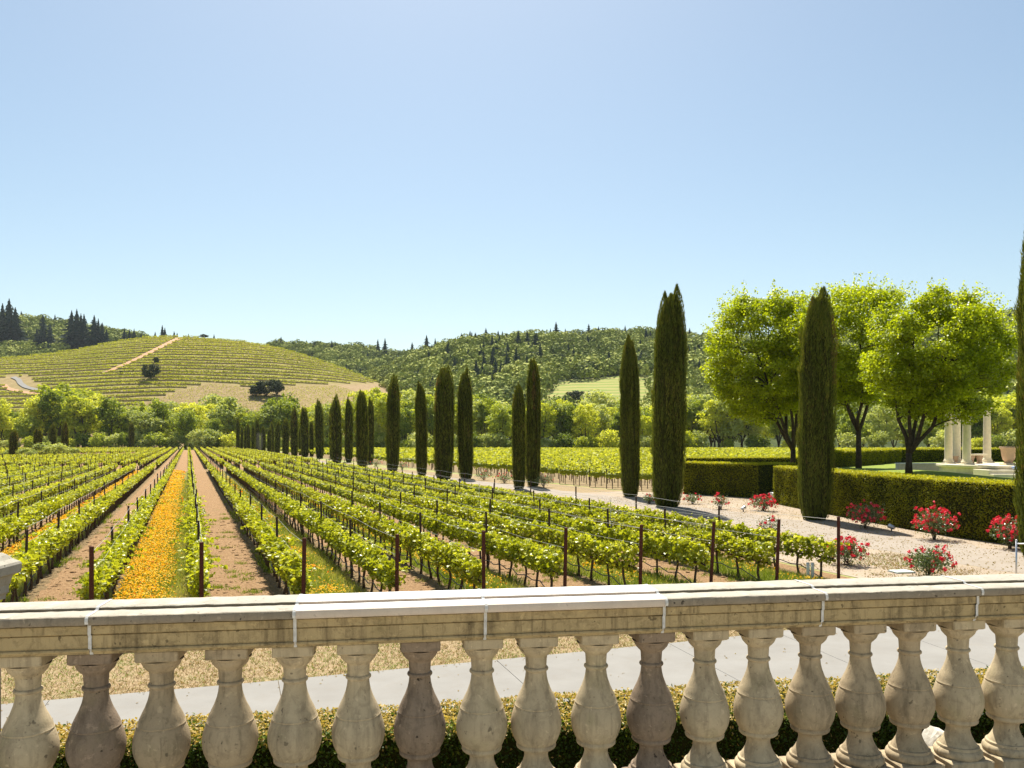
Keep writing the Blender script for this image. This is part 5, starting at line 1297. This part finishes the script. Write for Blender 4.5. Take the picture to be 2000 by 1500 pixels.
# ------------------------------------------------------------------ roses
def rose_geo(seed, w, h, nl, nb):
    rng = np.random.default_rng(seed); st = G(); lf = G(); bl = G()
    tips = []
    for q in range(16):
        a = rng.uniform(0, 6.28); r = w * .5 * rng.uniform(.2, 1); e = np.array([r * cos(a), r * sin(a), h * rng.uniform(.55, 1.0) * (1 - .25 * (r / (w * .5)) ** 2)])
        b = bez(np.array([rng.normal(0, .04), rng.normal(0, .04), 0]), np.array([e[0] * .35, e[1] * .35, e[2] * .7]), e, 6); add_tube(st, b, np.linspace(.012, .004, 6), 4); tips.append(e)
    tips = np.array(tips); i = rng.integers(16, size=nl); t = rng.uniform(.35, 1.02, nl)[:, None]
    Pt = tips[i] * t * [1, 1, 1] + rng.normal(0, .09 * w, (nl, 3))
    nd_ = nl // 2; dd = norm(rng.normal(size=(nd_, 3))); dd[:, 2] = np.abs(dd[:, 2]); Pt[:nd_] = dd * (rng.random(nd_) ** .4)[:, None] * [w * .5, w * .5, h * .62] + [0, 0, h * .3]; Pt[:, 2] = np.abs(Pt[:, 2]) * .96 + .04
    V, Fc = leaves(Pt, .075, .4, .7, rng=rng); lf.add(V, Fc, np.clip(rng.normal(.45, .22, nl), 0, 1))
    c = tips[rng.integers(16, size=nb)] * rng.uniform(.6, 1.05, (nb, 1)) + rng.normal(0, .11 * w, (nb, 3)); nh = nb // 2; dd = norm(rng.normal(size=(nh, 3))); dd[:, 2] = np.abs(dd[:, 2]); c[:nh] = dd * [w * .52, w * .52, h * .66] + [0, 0, h * .32]; c[:, 2] = np.clip(c[:, 2] + .03, .12, None)
    m = 9; j = np.repeat(np.arange(nb), m); q = norm(rng.normal(size=(nb * m, 3))) * .045
    V, Fc = leaves(c[j] + q, .085, .3, .95, norm(q), .6, rng=rng); bl.add(V, Fc, np.clip(rng.normal(.5, .25, nb * m), 0, 1))
    return lf.mesh('foliage', M['rosel']), bl.mesh('blossom', M['roser']), st.mesh('stem', M['vinewood'])
roses = [(1655, 27.3, 1.15, .95, 560, 60, 'red rose bush right beside the last rust-red end post'), (1815, 24.9, 1.25, 1.0, 900, 34, 'sparse flowered red rose bush nearest the balustrade beside the valve lid'),
         (1690, 38.5, 1.6, 1.3, 800, 80, 'red rose bush against the hedge, left of three right of the cypress'), (1825, 34.2, 1.6, 1.45, 900, 105, 'fullest red rose bush against the hedge, middle of three'),
         (1972, 31.4, 1.35, 1.35, 800, 95, 'red rose bush against the hedge at the right edge'), (1490, 48, 1.45, .95, 600, 85, 'bright red rose bush in front of the dark hedge gap'),
         (1407, 49, .9, 1.0, 260, 20, 'thin red rose bush between the hedge and a brown post'), (1352, 53, 1.1, .75, 320, 14, 'small pale rose bush at the foot of the tallest cypress'),
         (1502, 31.5, .8, 1.5, 300, 14, 'red rose peeping above the vines right of the eighth post'), (1268, 53, .8, .75, 260, 6, 'low dry rose bush between the slim and tallest cypresses'),
         (1062, 71, 1.6, 1.25, 700, 5, 'low grey-green bush at the right foot of the touching cypress pair'), (985, 78, 1.7, 1.05, 500, 16, 'reddish rose bush left of the touching cypress pair'), (945, 84, 1.8, 1.1, 500, 14, 'reddish rose bush right of the notched cypress'),
         (785, 112, 1.8, 1.2, 400, 12, 'small reddish rose bush by the lone avenue cypress'), (735, 126, 1.8, 1.2, 400, 12, 'small reddish rose bush by the narrow avenue cypress')]
for i, (px, Y, w, h, nl, nb, lab) in enumerate(roses):
    t = thing('rose_bush', lab, 'rose bush', (px2x(px, Y), Y, .012), 0, 'rose bushes along the drive'); a, b, c = rose_geo(500 + i, w * 1.08, h * .96, int(nl * 1.9), nb)
    obj('foliage', a, t); o = obj('blossom', b, t); o["kind"] = "stuff"; obj('stem', c, t)

# ------------------------------------------------------------------ pavilion
PZ, GZ = 2.73, 2.1
PC = np.array([29.2, 48.5])
pav = thing('stone_rotunda', 'round open stone pavilion of cream columns on a stepped podium', 'pavilion', (PC[0], PC[1], GZ - .05))
g = G(); add_lathe(g, [(3.58, -.3), (3.58, .02), (3.52, .06), (3.5, .48), (3.56, .5), (3.66, .52), (3.69, .56), (3.69, .66), (3.66, .682), (0.01, .683)], 72)
obj('podium', g.mesh('podium', M['cream'], 30), pav)
for k, (y0, top, nm) in enumerate(((44.75, 2.52, 0), (44.3, 2.31, 1), (43.85, 2.12, 2))):
    g = G(); add_box(g, (28.55 + .0 - PC[0], (y0 + 46.2) / 2 - PC[1], (top - .5 - .2) / 2 + .0 - GZ + .05 + .35 - .0), (2.55 + .0 * k, (46.2 - y0) / 2, 0.01))
    g = G(); hz = (top - (GZ - .3)) / 2; add_box(g, (28.6 - PC[0], (y0 + 46.3 - .004 * k) / 2 - PC[1], top - hz - (GZ - .05)), (2.55 - .003 * k, (46.3 - .004 * k - y0) / 2, hz), .015)
    obj('step', g.mesh('step', M['cream']), pav)
cp = [(.30, 0), (.30, .09), (.285, .1), (.3, .13), (.3, .17), (.27, .19), (.245, .2), (.26, .215), (.262, .245), (.24, .265), (.226, .28), (.224, 1.2), (.215, 2.2), (.197, 3.1), (.195, 3.2), (.21, 3.21), (.21, 3.24), (.196, 3.25), (.196, 3.32), (.22, 3.36), (.255, 3.4), (.27, 3.42)]
g = G(); add_lathe(g, cp[10:15], 28); colme = g.mesh('column', M['cream'], 40)
g = G(); add_lathe(g, cp[:11], 28); add_box(g, (0, 0, .0), (.31, .31, .06), .01); basme = g.mesh('column_base', M['cream'], 40)
g = G(); add_lathe(g, cp[14:], 28); add_box(g, (0, 0, 3.47), (.28, .28, .05), .01); capme = g.mesh('capital', M['cream'], 40)
for a in (199, 159, 119, 78, 39, -1, -41, -81):
    o = obj('column', colme, pav, (2.98 * cos(radians(a)), 2.98 * sin(radians(a)), .684)); obj('column_base', basme, o); obj('capital', capme, o)
bn = thing('stone_bench', 'curved cream stone bench on pedestals inside the pavilion', 'bench', (px2x(1906, 50), 50, PZ + .005))
g = G(); add_box(g, (0, 0, .53), (.62, .22, .05), .02); obj('seat', g.mesh('seat', M['cream']), bn)
for dx in (-.28, .22):
    g = G(); add_lathe(g, [(.17, 0), (.17, .06), (.13, .09), (.14, .2), (.2, .36), (.21, .45), (.19, .479)], 16, (dx, 0, 0)); obj('pedestal', g.mesh('pedestal', M['terra'], True), bn)
def urn(label, loc, r, h, mat):
    g = G(); add_lathe(g, [(.62 * r, 0), (.62 * r, .07 * h), (.5 * r, .1 * h), (.42 * r, .17 * h), (.6 * r, .24 * h), (.72 * r, .4 * h), (.86 * r, .86 * h), (.9 * r, .88 * h), (1.0 * r, .91 * h), (1.02 * r, .97 * h), (.98 * r, h), (.86 * r, h), (.8 * r, .8 * h), (.01, .78 * h)], 28)
    t = thing('stone_urn', label, 'urn', loc); me = g.mesh('bowl', mat, True)
    try: me.set_sharp_from_angle(angle=radians(35))
    except Exception: pass
    obj('bowl', me, t); g = G(); add_box(g, (0, 0, -.001), (.72 * r, .72 * r, .05 * h), .01); obj('base', g.mesh('base', M['cream']), t)
urn('large tan stone planter urn standing right of the columns', (px2x(1970, 46.6), 46.6, PZ + .05), .47, 1.0, M['terra'])
urn('small brown urn between the left pavilion columns', (px2x(1866, 50.4), 50.4, PZ + .02), .2, .42, M['terra'])
lw = thing('low_wall', 'low white stone wall on the lawn left of the pavilion', 'wall', (27.0, 54.2, GZ - .05))
g = G(); add_box(g, (0, 0, .26), (1.5, .25, .26), .02, rz=-.05); obj('wall_body', g.mesh('wall_body', M['cream']), lw)
g = G(); add_box(g, (0, 0, .552), (1.54, .29, .03), .01, rz=-.05); obj('wall_cap', g.mesh('wall_cap', M['white']), lw)
V, Fc = blob(3, 9, .4); g = G(); g.add(V * [.2, .15, .12], Fc); o = obj('folded_cloth', g.mesh('folded_cloth', M['bluecloth'], True)); o.location = (px2x(1983, 45.0), 45.0, 2.64)
tag(o, 'blue and white cloth bundle on the pavilion step beside the right cypress', 'cloth')

# ------------------------------------------------------------------ small things
hr = thing('metal_handrail', 'silver pipe handrail with crossbar in front of the rightmost cypress', 'handrail', (px2x(1985, 23), 23, 0))
zt = py2z(1056, 23)
g = G(); add_tube(g, [(0, 0, -.05), (0, 0, zt)], .024, 10); add_lathe(g, [(.024, zt), (.03, zt + .005), (.022, zt + .03), (.004, zt + .036)], 10); obj('post', g.mesh('post', M['steel'], True), hr)
g = G(); add_tube(g, [(.02, 0, zt - .09), (2.2, .1, zt - .09)], .019, 10); obj('crossbar', g.mesh('crossbar', M['steel'], True), hr)
g = G(); add_tube(g, [(2.2, .1, -.05), (2.2, .1, zt)], .024, 10); obj('post', g.mesh('post', M['steel'], True), hr)
vb = thing('valve_box', 'pale green irrigation valve box lid lying in the gravel beside a rose bush', 'valve box', (px2x(1761, 25.8), 25.8, .012), .15)
g = G(); add_box(g, (0, 0, .02), (.31, .24, .03), .012); obj('lid', g.mesh('lid', M['lid']), vb)
g = G(); add_box(g, (0, 0, -.01), (.34, .27, .022), .008); obj('rim', g.mesh('rim', M['lampdark']), vb)
def spot(label, px, Y, rz):
    t = thing('flood_light', label, 'garden light', (px2x(px, Y), Y, .012), rz)
    g = G(); add_tube(g, [(0, 0, 0), (0, 0, .14)], .03, 8); obj('stake', g.mesh('stake', M['lampdark'], True), t)
    g = G(); add_tube(g, [(-.16, 0, .14), (-.1, 0, .17), (.1, 0, .25), (.13, 0, .265)], [.05, .095, .11, .1], 12); obj('lamp_head', g.mesh('lamp_head', M['steel'], True), t)
spot('small silver ground flood light at the hedge foot between two rose bushes', 1741, 37.3, 2.4)
spot('small dark ground flood light on gravel in front of the bright rose bush', 1452, 47.4, .4)
bx = thing('utility_box', 'low pale utility box in the dark hedge gap behind the rose bush', 'utility box', (px2x(1517, 54.5), 54.5, .012))
g = G(); add_box(g, (0, 0, .3), (.35, .3, .3), .03); obj('box_body', g.mesh('box_body', M['lid']), bx)
g = G(); add_box(g, (0, 0, .62), (.38, .33, .025), .012); obj('lid', g.mesh('lid', M['steel']), bx)

# ------------------------------------------------------------------ air
HAZE = 0.000045
if HAZE:
    m, nt, out = newmat('haze_air'); pv = nt.nodes.new("ShaderNodeVolumePrincipled"); pv.inputs['Color'].default_value = (.84, .91, 1, 1); pv.inputs['Density'].default_value = HAZE; pv.inputs['Anisotropy'].default_value = .0
    nt.links.new(pv.outputs[0], out.inputs['Volume'])
    g = G(); add_box(g, (0, 800, 109), (1900, 1300, 111)); o = obj('haze', g.mesh('haze', m)); o['kind'] = 'stuff'
m, nt, out = newmat('dust_air'); pv = nt.nodes.new("ShaderNodeVolumePrincipled"); pv.inputs['Color'].default_value = (.9, .84, .74, 1); pv.inputs['Density'].default_value = .035
nt.links.new(pv.outputs[0], out.inputs['Volume'])
V, Fc = blob(3, 21, .35); g = G(); g.add(V * [1.1, 1.1, 3.4] + [0, 0, 3.2], Fc); o = obj('dust_plume', g.mesh('dust_plume', m)); o.location = (px2x(507, 236), 236, .1)
tag(o, 'faint pale dust plume drifting in front of the far cypresses', 'dust', kind='stuff')
# ------------------------------------------------------------------ light, sky, camera
SUN_AZ, SUN_EL = radians(-6.4), radians(58)
sd = np.array([sin(SUN_AZ) * cos(SUN_EL), cos(SUN_AZ) * cos(SUN_EL), sin(SUN_EL)])
from mathutils import Vector
sl = bpy.data.lights.new('sun', 'SUN'); sl.energy = 5.0; sl.angle = radians(.53); sl.color = (1, .95, .85)
so = bpy.data.objects.new('sun', sl); COL.objects.link(so); so.rotation_euler = Vector(sd).to_track_quat('Z', 'Y').to_euler(); so.location = (0, 0, 60)
w = bpy.data.worlds.new("World"); SC.world = w; w.use_nodes = True; nt = w.node_tree; nt.nodes.clear()
out = nt.nodes.new("ShaderNodeOutputWorld"); bg = nt.nodes.new("ShaderNodeBackground"); sk = nt.nodes.new("ShaderNodeTexSky")
sk.sky_type = 'NISHITA'; sk.sun_disc = False; sk.sun_elevation = SUN_EL; sk.sun_rotation = SUN_AZ; sk.air_density = 1.0; sk.dust_density = 1.0; sk.ozone_density = 1.6; sk.altitude = 60
bg.inputs[1].default_value = .079
nt.links.new(mix(nt, 1.0, sk.outputs[0], (1.0, 1.0, .89), 'MULTIPLY'), bg.inputs[0]); nt.links.new(bg.outputs[0], out.inputs[0])
cam = bpy.data.cameras.new('camera'); co = bpy.data.objects.new('camera', cam); COL.objects.link(co); SC.camera = co
co.location = (0, 0, CAMZ); co.rotation_euler = (pi / 2, 0, 0)
cam.sensor_width = 36; cam.sensor_fit = 'HORIZONTAL'; cam.lens = F / 2000 * 36; cam.shift_y = (HY - 750) / 2000; cam.clip_start = .05; cam.clip_end = 6000
SC.view_settings.view_transform = 'Standard'; SC.view_settings.look = 'None'; SC.view_settings.gamma = 1; SC.view_settings.exposure = .95
try: SC.view_settings.use_curve_mapping = False
except Exception: pass
SC.cycles.max_bounces = 10; SC.cycles.diffuse_bounces = 7; SC.cycles.transmission_bounces = 6; SC.cycles.glossy_bounces = 2
SC.cycles.use_denoising = True
